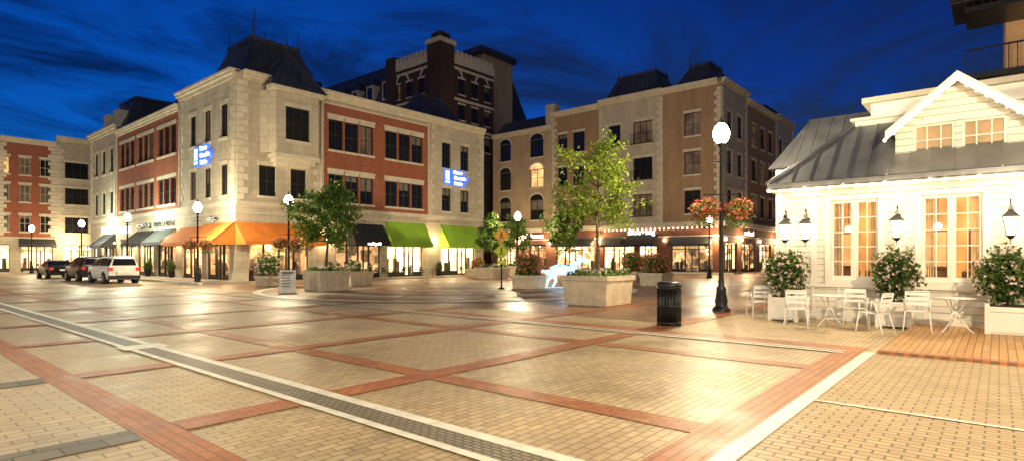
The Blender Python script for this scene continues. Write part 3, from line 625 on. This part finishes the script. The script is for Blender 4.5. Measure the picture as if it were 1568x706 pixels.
for sd in(1,-1):
    fy=gy+sd*1.38; fz=4.62
    b.poly('gable_roof','zinc',[(ex,gy,rz),(ex,fy,fz),(20,fy,fz),(20,gy,rz)])
    b.poly('gable_soffit','white',[(ex,gy,rz-.04),(ex,fy,fz-.04),(gx,fy,fz-.04),(gx,gy,rz-.04)])
    d=.2
    b.hexa('rake_board','white',[(ex-.04,gy,rz-d),(ex-.04,gy,rz+.03),(ex-.04,fy,fz+.03),(ex-.04,fy,fz-d),(ex-.0,gy,rz-d),(ex-.0,gy,rz+.03),(ex-.0,fy,fz+.03),(ex-.0,fy,fz-d)])
    for k in range(1,9): xx=ex+k*.4; b.cyl('standing_seams','zinc',(xx,gy,rz+.01),(xx,fy,fz+.01),.02,.02,4)
    for i in range(1,9): t=i/8; b.sphere('rake_bulbs','bulb',(ex-.09,gy+(fy-gy)*t,rz-.2+(fz-rz)*t),.034,6)
    b.poly('gable_cheek','boards',[(gx,gy+sd*hw,z0),(gx,gy+sd*hw,4.75),(18.1,gy+sd*hw,4.75),(18.1,gy+sd*hw,z0)])
b.sphere('apex_ball','bulb',(ex-.09,gy,rz-.16),.036,6)
i=0;y=YE-.08
while y>-7: b.sphere('eave_bulbs','bulb',(16.07,y,3.37-.03*abs(math.sin(i*1.05))),.038,6); y-=.29;i+=1
b.path('bulb_wire','dark',[(16.08,YE,3.42),(16.08,-7,3.42)],.008)
for y in(3.9,1.9,-.1,-2.6,): plight(b,'eave_wash_fill',(15.9,y,3.0),40,(1,.78,.47),.15)  # point lights without fixtures, added to wash the facade
b.done((16.7,4.5,0),world=True)
def lantern(y,x=16.63,z=2.45,power=30):
    b=B('wall_lantern'); k=.78
    b.box('backplate','dark',-.03,0,-.05,.05,-.3,.2); 
    b.path('bracket','dark',[(-.03,0,.1),(-.12,0,.36),(-.23,0,.42),(-.26,0,.32)],.013,6)
    c=-.26
    def q(a): return (c-a*k,c+a*k,-a*k,a*k)
    b.frus('glass','lanternglow',q(.09),q(.165),-.36,.03)
    for sx in(-1,1):
        for sy in(-1,1): b.cyl('cage','dark',(c+sx*.09*k,sy*.09*k,-.36),(c+sx*.165*k,sy*.165*k,.03),.010,.010,4)
    b.frus('roof','dark',q(.2),q(.05),.03,.17); b.frus('roof_cap','dark',q(.06),q(.02),.19,.30)
    b.frus('base','dark',q(.04),q(.11),-.44,-.36); b.cyl('tail_rod','dark',(c,0,-.44),(c,0,-.56),.012,.006,5); b.sphere('flame','bulb',(c,0,-.18),.035,6,1.8)
    plight(b,'lantern_light',(c,0,-.15),power,(1,.78,.47),.04)
    b.done((x,y,z))
for y in(4.35,3.86,1.86,-.19): lantern(y)

# ------------------------------------------------------------ balcony building upper right
b=B('apartment_building')
X=F((30,-.2),(0,-1),(-1,0))
ops=[(1+3*i,2.6+3*i,z,z+2.2) for i in range(5) for z in(4,8.8,13,17)]
X.wall(b,'walls','tanbrick',0,18,0,22,ops)
for q in ops: X.window(b,*q)
b.box('core','flat',31,45,-18,-1,0,21.8); b.poly('side','tanbrick',[(30,-.2,0),(46,-.2,0),(46,-.2,22),(30,-.2,22)])
for z,o0 in((8.5,1.6),(10.9,2.2)):
    b.box('balcony_slab','dark',30-o0,29.98,-14,1.0,z,z+.2)
    for i in range(60): y=1.0-.02-i*.25; b.box('balusters','dark',30-o0,30-o0+.03,y-.02,y+.01,z+.2,z+1.1)
    b.box('rail','dark',30-o0-.02,30-o0+.05,-14,1.0,z+1.1,z+1.16)
b.box('canopy','dark',27.5,29.97,-14,1.4,11.2,12.8)
for i in range(12): b.box('canopy_slats','frame',27.4,27.5,-14,1.45,11.2+i*.13,11.26+i*.13)
b.leaves('balcony_vines','leafbush',np.array([28,1.3,12.9])+rng.normal(size=(900,3))*[.5,.5,.22],.1)
plight(b,'balcony_light',(28.6,-2,10.2),130,(1,.7,.4),.15)
b.done((30,-.2,0),world=True)

# ------------------------------------------------------------ street lamps
def basket(b,c,r=.36):
    n=1300; d=rng.normal(size=(n,3)); d/=np.linalg.norm(d,axis=1)[:,None]; k=rng.uniform(.35,1,n)**.5
    pts=np.array(c)+d*k[:,None]*np.array([r,r,r*.72])*(1+.25*np.sin(d[:,0:1]*9+d[:,1:2]*7))
    b.leaves('basket_foliage','leafd',pts[:650],.05); b.leaves('basket_flowers','flr',pts[650:]+d[650:]*.05,.045)
    tr=np.array(c)+np.stack([rng.normal(size=260)*r*.5,rng.normal(size=260)*r*.5,-rng.uniform(.1,.55,260)],1); b.leaves('basket_trailing','leafd',tr,.04)
WARM=(1,.81,.50); COOL=(.96,.97,.68)
def lamp(x,y,h=4.75,power=1500,bk=0,rot=0,col=WARM):
    b=B('street_lamp')
    b.lathe('base','dark',(0,0,0),[(.26,0),(.26,.08),(.2,.12),(.17,.2),(.19,.3),(.13,.62),(.15,.68),(.09,.78),(.085,.95)],16)
    b.lathe('pole','dark',(0,0,0),[(.075,.95),(.05,h-.65),(.085,h-.6),(.05,h-.54),(.06,h-.42),(.12,h-.36),(.13,h-.3)],12)
    b.lathe('globe','globe',(0,0,h),[(.12,-.3),(.2,-.2),(.245,-.05),(.235,.07),(.17,.22),(.08,.31)],18)
    b.lathe('cap','dark',(0,0,h),[(.09,.30),(.06,.35),(.02,.4),(.03,.44),(.001,.52)],10)
    b.cyl('crossbar','dark',(-.22,0,h-.85),(.22,0,h-.85),.018,.018,6)
    plight(b,'lamp_light',(0,0,h+.0),power,col,.13)
    if bk:
        z=3.05 if h>5 else 2.45; 
        b.path('basket_arm','dark',[(-.55,0,z+.45),(.55,0,z+.45)],.018)
        for s in(-1,1): b.cyl('basket_chain','dark',(s*.5,0,z+.45),(s*.5,0,z+.1),.008,.008,4); basket(b,(s*.48,0,z),.38)
    b.done((x,y,0),rot)
ra=math.radians(-49.65)
lamp(17.3,6.4,5.35,4800,1,ra)
lamp(16.2,30.0,4.75,4200,1,ra); lamp(14.6,38.2,4.75,3600,1,ra); lamp(14.6,51.6,4.75,4200,0,0,COOL); lamp(14.6,64.5,4.75,2800,0,0,COOL); lamp(13.5,79,4.75,2600)
lamp(33.5,27.9,4.75,5000); lamp(52,46,4.75,3200); lamp(46,18,4.75,5000)
# lamps of the same row standing outside the picture
lamp(7.6,-2.6,5.35,9500); lamp(-1.5,-3,5.35,5200); lamp(-2.4,10,5.35,5200,0,0,(1,.9,.6)); lamp(-2,24,4.75,4500,0,0,COOL); lamp(-1,42,4.75,4000,0,0,COOL)

# ------------------------------------------------------------ planters & trees
def planter_box(b,s,h):
    a=s/2
    b.frus('planter','planter',(-a*.93,a*.93,-a*.93,a*.93),(-a,a,-a,a),0.04,h-.16); b.box('planter_foot','planter',-a*.85,a*.85,-a*.85,a*.85,0,.04)
    for q in((-a-.05,a+.05,-a-.05,-a+.09),(-a-.05,a+.05,a-.09,a+.05),(-a-.05,-a+.09,-a+.09,a-.09),(a-.09,a+.05,-a+.09,a-.09)): b.box('planter_rim','planter',*q,h-.16,h)
    b.box('soil','soil',-a+.09,a-.09,-a+.09,a-.09,h-.17,h-.06)
def groundcover(b,s,h,mat='leafbush',n=900,hh=.25,fl=None):
    p=np.stack([rng.uniform(-s/2,s/2,n),rng.uniform(-s/2,s/2,n),h+rng.uniform(0,1,n)*hh],1); p[:,2]+=.1*np.sin(p[:,0]*6)*np.cos(p[:,1]*5)
    b.leaves('groundcover',mat,p,.06)
    if fl: b.leaves('blossoms',fl,p[:n//5]+[0,0,.1],.05)
def tree(b,z0,zc0,zt,r,nl,leaf,size,nb=16):
    pts=[Vector((0,0,z0))]; lean=rng.normal(size=2)*.02
    for i in range(5): pts.append(Vector((lean[0]*i+rng.normal()*.015,lean[1]*i+rng.normal()*.015,z0+(zc0+.3-z0)*(i+1)/5)))
    R0=.06*r/1.5+.02
    for i in range(5): b.cyl('trunk','bark',pts[i],pts[i+1],R0*(1-.1*i),R0*(1-.1*(i+1)),8,cap=False)
    tips=[]; H_=zt-zc0
    lead=[pts[-1]]
    for i in range(5): lead.append(lead[-1]+Vector((rng.normal()*.07,rng.normal()*.07,(zt-.1-pts[-1].z)/5)))
    for i in range(5): b.cyl('trunk','bark',lead[i],lead[i+1],R0*.5*(1-.18*i),R0*.5*(1-.18*(i+1)),6,cap=False)
    tips.append((lead[-1],.6))
    for i in range(nb):
        t=(i+rng.uniform(0,.8))/nb; st=pts[4].lerp(pts[5],t*4) if t<.25 else lead[min(4,int((t-.25)/.75*5))]
        ang=i*2.4+rng.normal()*.4; rr=r*(.45+.55*math.sin(math.pi*min(1,.2+t*.72)))*rng.uniform(.6,1.15)
        end=Vector((math.cos(ang)*rr,math.sin(ang)*rr,zc0+H_*(.04+.86*t)+rng.uniform(.0,.25)))
        if t>.85: end.x*=.5; end.y*=.5
        mid=st.lerp(end,.5)+Vector((rng.normal()*.08,rng.normal()*.08,-.08))
        b.cyl('limbs','bark',st,mid,R0*.36,R0*.2,6,cap=False); b.cyl('limbs','bark',mid,end,R0*.2,R0*.07,5,cap=False)
        tips+=[(end,1.),(mid.lerp(end,.55),.8),(mid,.4)]
        for _ in range(3):
            q=mid.lerp(end,rng.uniform(.2,.95)); e2=q+Vector(rng.normal(size=3).tolist())*r*.2; b.cyl('twigs','bark',q,e2,R0*.12,R0*.04,4,cap=False); tips.append((e2,.8*rng.uniform(.4,1.3)))
    w=np.array([t[1] for t in tips]); w/=w.sum(); idx=rng.choice(len(tips),nl,p=w); c=np.array([list(t[0]) for t in tips])
    p=c[idx]+rng.normal(size=(nl,3))*np.array([r*.105,r*.105,r*.075]); b.leaves('crown',leaf,p,size)
def planter_tree(x,y,s,h,zc,zt,r,nl,leaf='leaf',size=.07,name='potted_tree',nb=16,fl='flw'):
    b=B(name); planter_box(b,s,h); groundcover(b,s*.95,h-.06,'leafd',900,.2,fl); tree(b,h-.1,zc,zt,r,nl,leaf,size,nb); b.done((x,y,0))
planter_tree(16.9,10.5,1.75,1.02,2.75,5.6,1.5,4300,'leaf',.064,nb=22)
planter_tree(15.5,25.1,1.6,1.0,2.35,5.1,1.6,5000,'leafd',.09,nb=22)
planter_tree(32.5,29.6,1.9,.9,2.0,5.0,1.2,2600,'leafd',.11)
planter_tree(37.5,26.3,1.7,.9,2.6,5.4,1.5,2600,'leafd',.12)
planter_tree(40,33.5,1.7,.9,2.4,5.2,1.4,2200,'leafd',.12)
def bush(b,c,r,n,leaf='leafbush',fl='flw',size=.055,nf=.12,sq=1.2):
    d=rng.normal(size=(n,3)); d/=np.linalg.norm(d,axis=1)[:,None]; k=rng.uniform(.1,1,n)**.45
    ph=rng.uniform(0,6,3)
    lump=1+.22*np.sin(d[:,0]*7+ph[0])*np.cos(d[:,2]*6+ph[1])+.13*np.sin(d[:,1]*11+ph[2])
    p=np.array(c)+d*(k*lump)[:,None]*np.array([r,r,r*sq])+rng.normal(size=(n,3))*r*.06; m=int(n*nf)
    b.leaves('foliage',leaf,p[m:],size)
    if fl: b.leaves('flowers',fl,np.repeat(np.array(c)+d[:m]*lump[:m,None]*np.array([r,r,r*sq])*1.0,4,0)+rng.normal(size=(m*4,3))*.022,size*.8)
    for _ in range(6): b.cyl('stems','bark',(c[0],c[1],c[2]-r*sq),(c[0]+rng.normal()*r*.4,c[1]+rng.normal()*r*.4,c[2]+r*.3),.012,.006,4)
def planter_bush(x,y,s,h,r,fl='flr',n=1500,name='flower_planter',sq=1.0):
    b=B(name); planter_box(b,s,h); groundcover(b,s*.9,h-.05,'leafbush',400,.2,fl); bush(b,(0,0,h+r*.75*sq),r,n,'leafd',fl,.08,.13,sq); b.done((x,y,0))
planter_bush(23.4,18.7,1.3,.72,.62); planter_bush(31,15.3,1.4,.75,.62); planter_bush(35.9,19.5,1.5,.7,.75); planter_bush(19.3,28.3,1.5,.85,.35,'flw',700)
planter_bush(47,24,1.6,.7,.7); planter_bush(16,32.0,1.0,.6,.6,'flw',1500,sq=1.2); planter_bush(36,34.5,1.5,.7,.5); planter_bush(50,12,1.6,.8,.6)
def rosebox(x,y,w=.62):
    b=B('rose_planter'); a=w/2
    b.box('box','white',-a,a,-a,a,.04,.6)
    for sx in(-1,1):
        for sy in(-1,1): b.box('corner_posts','white',sx*a-.04,sx*a+.04,sy*a-.04,sy*a+.04,0,.67)
    for q in((-a+.04,a-.04,-a-.025,-a-.002),(-a-.025,-a-.002,-a+.04,a-.04)): b.box('rails','white',*q,.08,.16); b.box('rails','white',*q,.5,.58)
    b.box('soil','soil',-a+.04,a-.04,-a+.04,a-.04,.6,.63)
    bush(b,(0,0,1.22),.46,3400,'leafrose','flw',.046,.05,1.25); b.done((x,y,0))
rosebox(15.9,4.2); rosebox(15.95,1.85); rosebox(15.75,-.12); rosebox(15.8,-2.2)
def pot(x,y,z=0,r=.3):
    b=B('potted_shrub'); b.lathe('pot','dark',(0,0,0),[(.16,0),(.2,.1),(.26,.45),(.29,.5),(.25,.5),(.24,.42),(.001,.42)],14); bush(b,(0,0,.42+r*1.3),r,700,'leafbush',None,.06,0,1.5); b.done((x,y,z))
for q in((16.5,48.1,.13),(16.5,53.2,.13),(16.5,58,.13),(16.5,62.9,.13),(23.7,37.9,.06),(34.6,37.9,.06)): pot(*q)

# ------------------------------------------------------------ street furniture
def bin_(x,y):
    b=B('trash_can')
    b.lathe('liner','dark',(0,0,0),[(.001,.05),(.22,.05),(.22,.85),(.001,.85)],20)
    for z in(.05,.45,.88): b.lathe('hoops','dark',(0,0,z),[(.26,0),(.285,0),(.285,.045),(.26,.045),(.26,0)],24)
    for i in range(26):
        t=2*math.pi*i/26; c,s=math.cos(t),math.sin(t); b.cyl('slats','dark',(c*.27,s*.27,.0),(c*.27,s*.27,.93),.014,.014,4)
    b.lathe('lid','dark',(0,0,0),[(.30,.93),(.31,.97),(.28,1.02),(.17,1.06),(.14,1.05),(.14,1.0),(.001,1.0)],24); b.done((x,y,0))
bin_(12.85,6.0); 
def chair(x,y,r,mat='whitemetal'):
    b=B('patio_chair'); t=.015
    for s in(-1,1):
        b.path('legs',mat,[(s*.25,-.24,0),(s*.22,-.18,.45),(s*.24,-.16,.66),(s*.24,.14,.66),(s*.21,.2,.44)],t)
        b.path('legs',mat,[(s*.25,.32,0),(s*.21,.2,.44),(s*.2,.3,.86)],t)
        b.box('armrests',mat,s*.24-.025,s*.24+.025,-.18,.16,.66,.68)
    for i in range(6): yy=-.2+i*.075; b.box('seat_slats',mat,-.21,.21,yy,yy+.05,.44-.004*i,.455-.004*i)
    for i in range(3): z=.56+i*.11; b.box('back_slats',mat,-.2,.2,.225+i*.025,.24+i*.025,z,z+.07)
    b.path('back_top',mat,[(-.2,.3,.86),(.2,.3,.86)],t); b.done((x,y,.036 if y<1.5 and x<16.6 else 0),r)
def table(x,y,mat='whitemetal',r=.36):
    b=B('bistro_table'); b.lathe('top',mat,(0,0,0),[(.001,.735),(r,.735),(r+.01,.72),(r,.71),(.001,.71)],24)
    for i in range(3):
        a=2*math.pi*i/3+.4; c,s=math.cos(a),math.sin(a); b.path('legs',mat,[(c*.25,s*.25,.71),(c*.05,s*.05,.42),(c*.12,s*.12,.2),(c*.33,s*.33,0)],.013)
    b.lathe('collar',mat,(0,0,.42),[(.06,-.02),(.06,.02)],10); b.done((x,y,.036 if y<1.5 else 0))
chair(16.1,4.95,2.2); chair(14.5,3.6,math.radians(100)); table(15.15,3.05); chair(15.35,2.55,math.radians(-80)); chair(14.35,2.05,math.radians(160)); chair(15.1,1.35,math.radians(95)); table(15.3,.72)
for q in((28.6,36.6),(32.2,36.4),(26,36.7),(37,36.5)):
    table(*q,'dark',.33); 
    for s in(-1,1): 
        bb=chair(q[0]+s*.75,q[1]+.02,math.radians(-90*s),'dark')
def signpost(x,y):
    b=B('traffic_sign'); b.lathe('foot','dark',(0,0,0),[(.2,0),(.2,.05),(.05,.12),(.035,.2)],12); b.cyl('post','dark',(0,0,.1),(0,0,3.2),.035)
    for z,m,r in((2.75,'yellow',.42),(1.95,'lime_sign',.4)):
        P=[(r*math.cos(t),-.045,z+r*math.sin(t)) for t in(0,math.pi/2,math.pi,-math.pi/2)]; Q=[(p[0],-.03,p[2]) for p in P]
        b.hexa('plate',m,P+Q)
        k=.86; P2=[(p[0]*k,-.049,z+(p[2]-z)*k) for p in P]
        for i in range(4):
            a,c=P2[i],P2[(i+1)%4]; b.cyl('border','dark',a,c,.008,.008,4)
        b.sphere('symbol','dark',(0.0,-.05,z+.17),.04,6,1); b.path('symbol','dark',[(0,-.055,z+.12),(0,-.055,z-.03),(.09,-.055,z-.18)],.02); b.path('symbol','dark',[(0,-.055,z-.03),(-.09,-.055,z-.18)],.02); b.path('symbol','dark',[(-.1,-.055,z+.02),(0,-.055,z+.1),(.1,-.055,z)],.015)
    b.box('lower_plate','lime_sign',-.2,.2,-.045,-.03,1.3,1.5); b.done((x,y,0),ra)
signpost(22,19.4)
b=B('sandwich_board')
for s in(-1,1):
    b.hexa('panel','chalk',[(-.35,s*.32,0),(.35,s*.32,0),(.35,s*.29,0),(-.35,s*.29,0),(-.35,s*.04,1.05),(.35,s*.04,1.05),(.35,s*.01,1.05),(-.35,s*.01,1.05)])
for i in range(5): z=.3+i*.13; yy=-.325+.27*z/1.0; b.box('lettering','frame',-.25,.1+.03*(i%3),yy-.012,yy-.004,z,z+.035)
b.box('header','dark',-.25,.25,-.1,-.085,.9,.97); b.done((13.4,24.9,0),ra+.35)
b=B('light_sculpture')
def tube(part,pts,rs,n=9):
    for a,c,r0,r1 in zip(pts[:-1],pts[1:],rs[:-1],rs[1:]): b.cyl(part,'sculpt',a,c,r0,r1,n,cap=False)
tube('body',[(-1.1,0,.0),(-1.05,0,.45),(-.8,0,.9),(-.35,0,1.0),(.1,0,.9),(.45,0,1.05),(.62,0,1.35),(.85,0,1.55),(1.15,0,1.4)],[.05,.14,.25,.3,.28,.2,.13,.14,.05])
tube('legs',[(.2,0,.85),(.5,0,.45),(.35,0,.05)],[.16,.08,.05]); tube('legs',[(.1,.15,.85),(.15,.2,.4),(.0,.2,.02)],[.16,.08,.05]); tube('legs',[(-.8,.1,.85),(-.55,.12,.4),(-.75,.12,.02)],[.16,.08,.05])
tube('tail',[(-.9,0,.8),(-1.3,0,.95),(-1.5,0,.6)],[.08,.06,.02]); 
for k in range(5): tube('mane',[(.3+.12*k,0,1.1+.12*k),(.15+.1*k,0,1.35+.1*k)],[.05,.01],5)
b.box('plinth','white',-1.4,.8,-.35,.35,0,.05); plight(b,'sculpture_glow',(0,-.8,.7),50,(.5,.75,1),.3); b.done((25.5,17.8,0),ra)

# ------------------------------------------------------------ cars (length along +y, rear at -y)
def car(x,y,paint,suv=True,name='parked_suv'):
    b=B(name); W=.93; 
    if suv: prof=[(-2.3,.95,1.08),(-2.2,1.08,1.62),(-1.7,1.1,1.70),(-.2,1.1,1.72),(.45,1.07,1.62),(1.25,1.05,1.10),(2.1,.98,.99),(2.3,.72,.85)]
    else: prof=[(-2.3,.85,.98),(-1.75,1.0,1.06),(-.95,1.0,1.38),(-.2,1.0,1.45),(.5,1.0,1.36),(1.2,.98,1.0),(2.1,.85,.88),(2.3,.6,.7)]
    belt=1.06 if suv else .95
    secs=[]
    for yy,_,zt in prof:
        wf=1-.12*abs(yy/2.3)**4
        roof=max(zt,belt*.9); wt=W*wf*(.98 if roof<=belt+.1 else .98-.28*(roof-belt)/.65)
        L_=[(W*wf*.92,.28),(W*wf,.45),(W*wf,min(belt-.1,zt-.1)),(W*wf*.97,min(belt,zt-.04)),(wt*.96,zt-.05),(wt*.85,zt)]
        secs.append([(-q[0],yy,q[1]) for q in L_]+[(q[0],yy,q[1]) for q in L_[::-1]])
    n=12; vs=[v for s in secs for v in s]; fs=[]
    for j in range(len(secs)-1):
        for i in range(n-1): fs.append((j*n+i,j*n+i+1,(j+1)*n+i+1,(j+1)*n+i))
        fs.append((j*n+n-1,j*n,(j+1)*n,(j+1)*n+n-1))
    fs.append(tuple(range(n))); fs.append(tuple(range((len(secs)-1)*n,len(secs)*n))[::-1])
    b.add('body',paint,vs,fs)
    for s in(-1,1):
        def gp(j,t):
            A=Vector(secs[j][3]);C_=Vector(secs[j][4]); q=A.lerp(C_,t); 
            return Vector((s*(abs(q.x)+.008),q.y,q.z))
        for j in range(1,5):
            P0,P1,P2,P3=gp(j,.1),gp(j+1,.1),gp(j+1,.9),gp(j,.9)
            c=(P0+P1+P2+P3)/4; b.poly('side_glass','carglass',[c+(q-c)*.95 for q in(P0,P1,P2,P3)])
    def wing(j,k,f0,f1,part,mat):
        off=Vector((0,-.012 if j<3 else .012,.01))
        P=[Vector(secs[j][5]).lerp(Vector(secs[k][5]),f0),Vector(secs[j][6]).lerp(Vector(secs[k][6]),f0),Vector(secs[j][6]).lerp(Vector(secs[k][6]),f1),Vector(secs[j][5]).lerp(Vector(secs[k][5]),f1)]
        b.poly(part,mat,[p+off for p in P])
    wing(0,1,.1,.88,'rear_window','carglass') if suv else wing(1,2,.08,.92,'rear_window','carglass')
    wing(4,5,.05,.92,'windscreen','carglass')
    for s in(-1,1):
        b.box('tail_lamps','tail',*sorted((s*.86,s*.62)),-2.335,-2.2,.82 if suv else .7,1.02 if suv else .88)
        for yy in(-1.45,1.45):
            b.cyl('wheels','rubber',(s*.95,yy,.34),(s*.72,yy,.34),.34,.34,18); b.cyl('rims','rim',(s*.965,yy,.34),(s*.94,yy,.34),.21,.2,10); b.cyl('wheel_arch','rubber',(s*.935,yy,.36),(s*.7,yy,.36),.41,.41,18)
        b.box('mirrors',paint,*sorted((s*.95,s*1.12)),.75,.9,1.0,1.15)
    b.box('bumper','rubber' if suv else paint,-.85,.85,-2.38,-2.2,.3,.52); b.box('plate','chalk',-.26,.26,-2.4,-2.381,.62,.74); b.box('plate_recess',paint,-.4,.4,-2.38,-2.25,.56,.8)
    if suv:
        for s in(-1,1): b.path('roof_rails','dark',[(s*.6,-1.6,1.74),(s*.6,.1,1.77)],.018)
    b.done((x,y,0),0)
car(11.7,44.2,'carwhite'); car(11.7,50.2,'cargrey'); car(11.5,58.2,'carblack',False,'parked_sedan')

# distant trees
b=B('distant_tree_line'); 
for i in range(34):
    t=i/33; x=96+rng.normal()*4; y=-30+t*56
    c=np.array([x,y,4.5+rng.normal()*.8]); b.leaves('foliage','leafd',c+rng.normal(size=(260,3))*[2,2,2.2],.5); b.cyl('trunks','bark',(x,y,0),(x,y,4),.25,.15,6)
b.done((96,0,0),world=True)

# ------------------------------------------------------------ camera
cd=bpy.data.cameras.new('camera'); co=bpy.data.objects.new('camera',cd); S.collection.objects.link(co); S.camera=co
cd.sensor_width=36; cd.lens=20.16; cd.shift_y=.0268; cd.clip_end=3000; cd.clip_start=.1
co.location=(0,0,1.6); co.rotation_euler=(math.pi/2,0,math.radians(-49.65))
# ------------------------------------------------------------ light
glow_fill=bpy.data.lights.new('glow_fill','SUN'); glow_fill.energy=.27; glow_fill.angle=math.radians(35); glow_fill.color=(1,.84,.62)  # weak warm fill added from behind the camera for city glow, not a real sun
so=bpy.data.objects.new('glow_fill',glow_fill); S.collection.objects.link(so)
dirv=Vector((.75,.55,-.42)).normalized(); so.rotation_euler=dirv.to_track_quat('-Z','Y').to_euler()
w=bpy.data.worlds.new('World'); S.world=w; w.use_nodes=True; nt=w.node_tree; bg=nt.nodes['Background']
sky=nt.nodes.new('ShaderNodeTexSky'); sky.sky_type='NISHITA'; sky.sun_disc=False; sky.sun_elevation=math.radians(3); sky.sun_rotation=math.radians(233); sky.ozone_density=4
tc=N(nt,'ShaderNodeTexCoord'); sp=N(nt,'ShaderNodeSeparateXYZ'); nt.links.new(tc.outputs['Generated'],sp.inputs[0])
az=N(nt,'ShaderNodeMath',operation='ADD'); az.inputs[1].default_value=.10; nt.links.new(sp.outputs[2],az.inputs[0])
mxz=N(nt,'ShaderNodeMath',operation='MAXIMUM'); mxz.inputs[1].default_value=.05; nt.links.new(az.outputs[0],mxz.inputs[0])
dx=N(nt,'ShaderNodeMath',operation='DIVIDE'); dy=N(nt,'ShaderNodeMath',operation='DIVIDE')
nt.links.new(sp.outputs[0],dx.inputs[0]); nt.links.new(mxz.outputs[0],dx.inputs[1]); nt.links.new(sp.outputs[1],dy.inputs[0]); nt.links.new(mxz.outputs[0],dy.inputs[1])
cb=N(nt,'ShaderNodeCombineXYZ'); nt.links.new(dx.outputs[0],cb.inputs[0]); nt.links.new(dy.outputs[0],cb.inputs[1])
no=N(nt,'ShaderNodeTexNoise'); no.inputs['Scale'].default_value=1.05; no.inputs['Detail'].default_value=9; no.inputs['Roughness'].default_value=.62; no.inputs['Distortion'].default_value=.8
nt.links.new(cb.outputs[0],no.inputs['Vector'])
# twilight brighter and clearer toward the street (+y), purple-grey on the other side
dt=N(nt,'ShaderNodeVectorMath',operation='DOT_PRODUCT'); dt.inputs[1].default_value=(-.25,.95,-.15); nt.links.new(tc.outputs['Generated'],dt.inputs[0])
mrg=N(nt,'ShaderNodeMapRange'); mrg.inputs['From Min'].default_value=.0; mrg.inputs['From Max'].default_value=.75; nt.links.new(dt.outputs['Value'],mrg.inputs[0])
ca=N(nt,'ShaderNodeMix',data_type='RGBA'); ca.inputs['A'].default_value=(.16,.34,1.05,1); ca.inputs['B'].default_value=(.07,.85,2.3,1); nt.links.new(mrg.outputs[0],ca.inputs['Factor'])
cc=N(nt,'ShaderNodeMix',data_type='RGBA'); cc.inputs['A'].default_value=(.30,.24,.42,1); cc.inputs['B'].default_value=(.05,.20,.58,1); nt.links.new(mrg.outputs[0],cc.inputs['Factor'])
cf=N(nt,'ShaderNodeMapRange'); cf.inputs['From Min'].default_value=.42; cf.inputs['From Max'].default_value=.58; nt.links.new(no.outputs['Fac'],cf.inputs[0])
cm=N(nt,'ShaderNodeMix',data_type='RGBA'); nt.links.new(cf.outputs[0],cm.inputs['Factor']); nt.links.new(ca.outputs['Result'],cm.inputs['A']); nt.links.new(cc.outputs['Result'],cm.inputs['B'])
el=N(nt,'ShaderNodeMapRange'); el.inputs['From Min'].default_value=.05; el.inputs['From Max'].default_value=.5; el.inputs['To Min'].default_value=1.15; el.inputs['To Max'].default_value=.72; nt.links.new(sp.outputs[2],el.inputs[0])
me_=N(nt,'ShaderNodeMix',data_type='RGBA',blend_type='MULTIPLY'); me_.inputs['Factor'].default_value=1; nt.links.new(cm.outputs['Result'],me_.inputs['A']); nt.links.new(el.outputs[0],me_.inputs['B'])
mu=N(nt,'ShaderNodeMix',data_type='RGBA',blend_type='MULTIPLY'); mu.inputs['Factor'].default_value=1
nt.links.new(sky.outputs[0],mu.inputs['A']); nt.links.new(me_.outputs['Result'],mu.inputs['B']); nt.links.new(mu.outputs['Result'],bg.inputs[0]); bg.inputs[1].default_value=.12
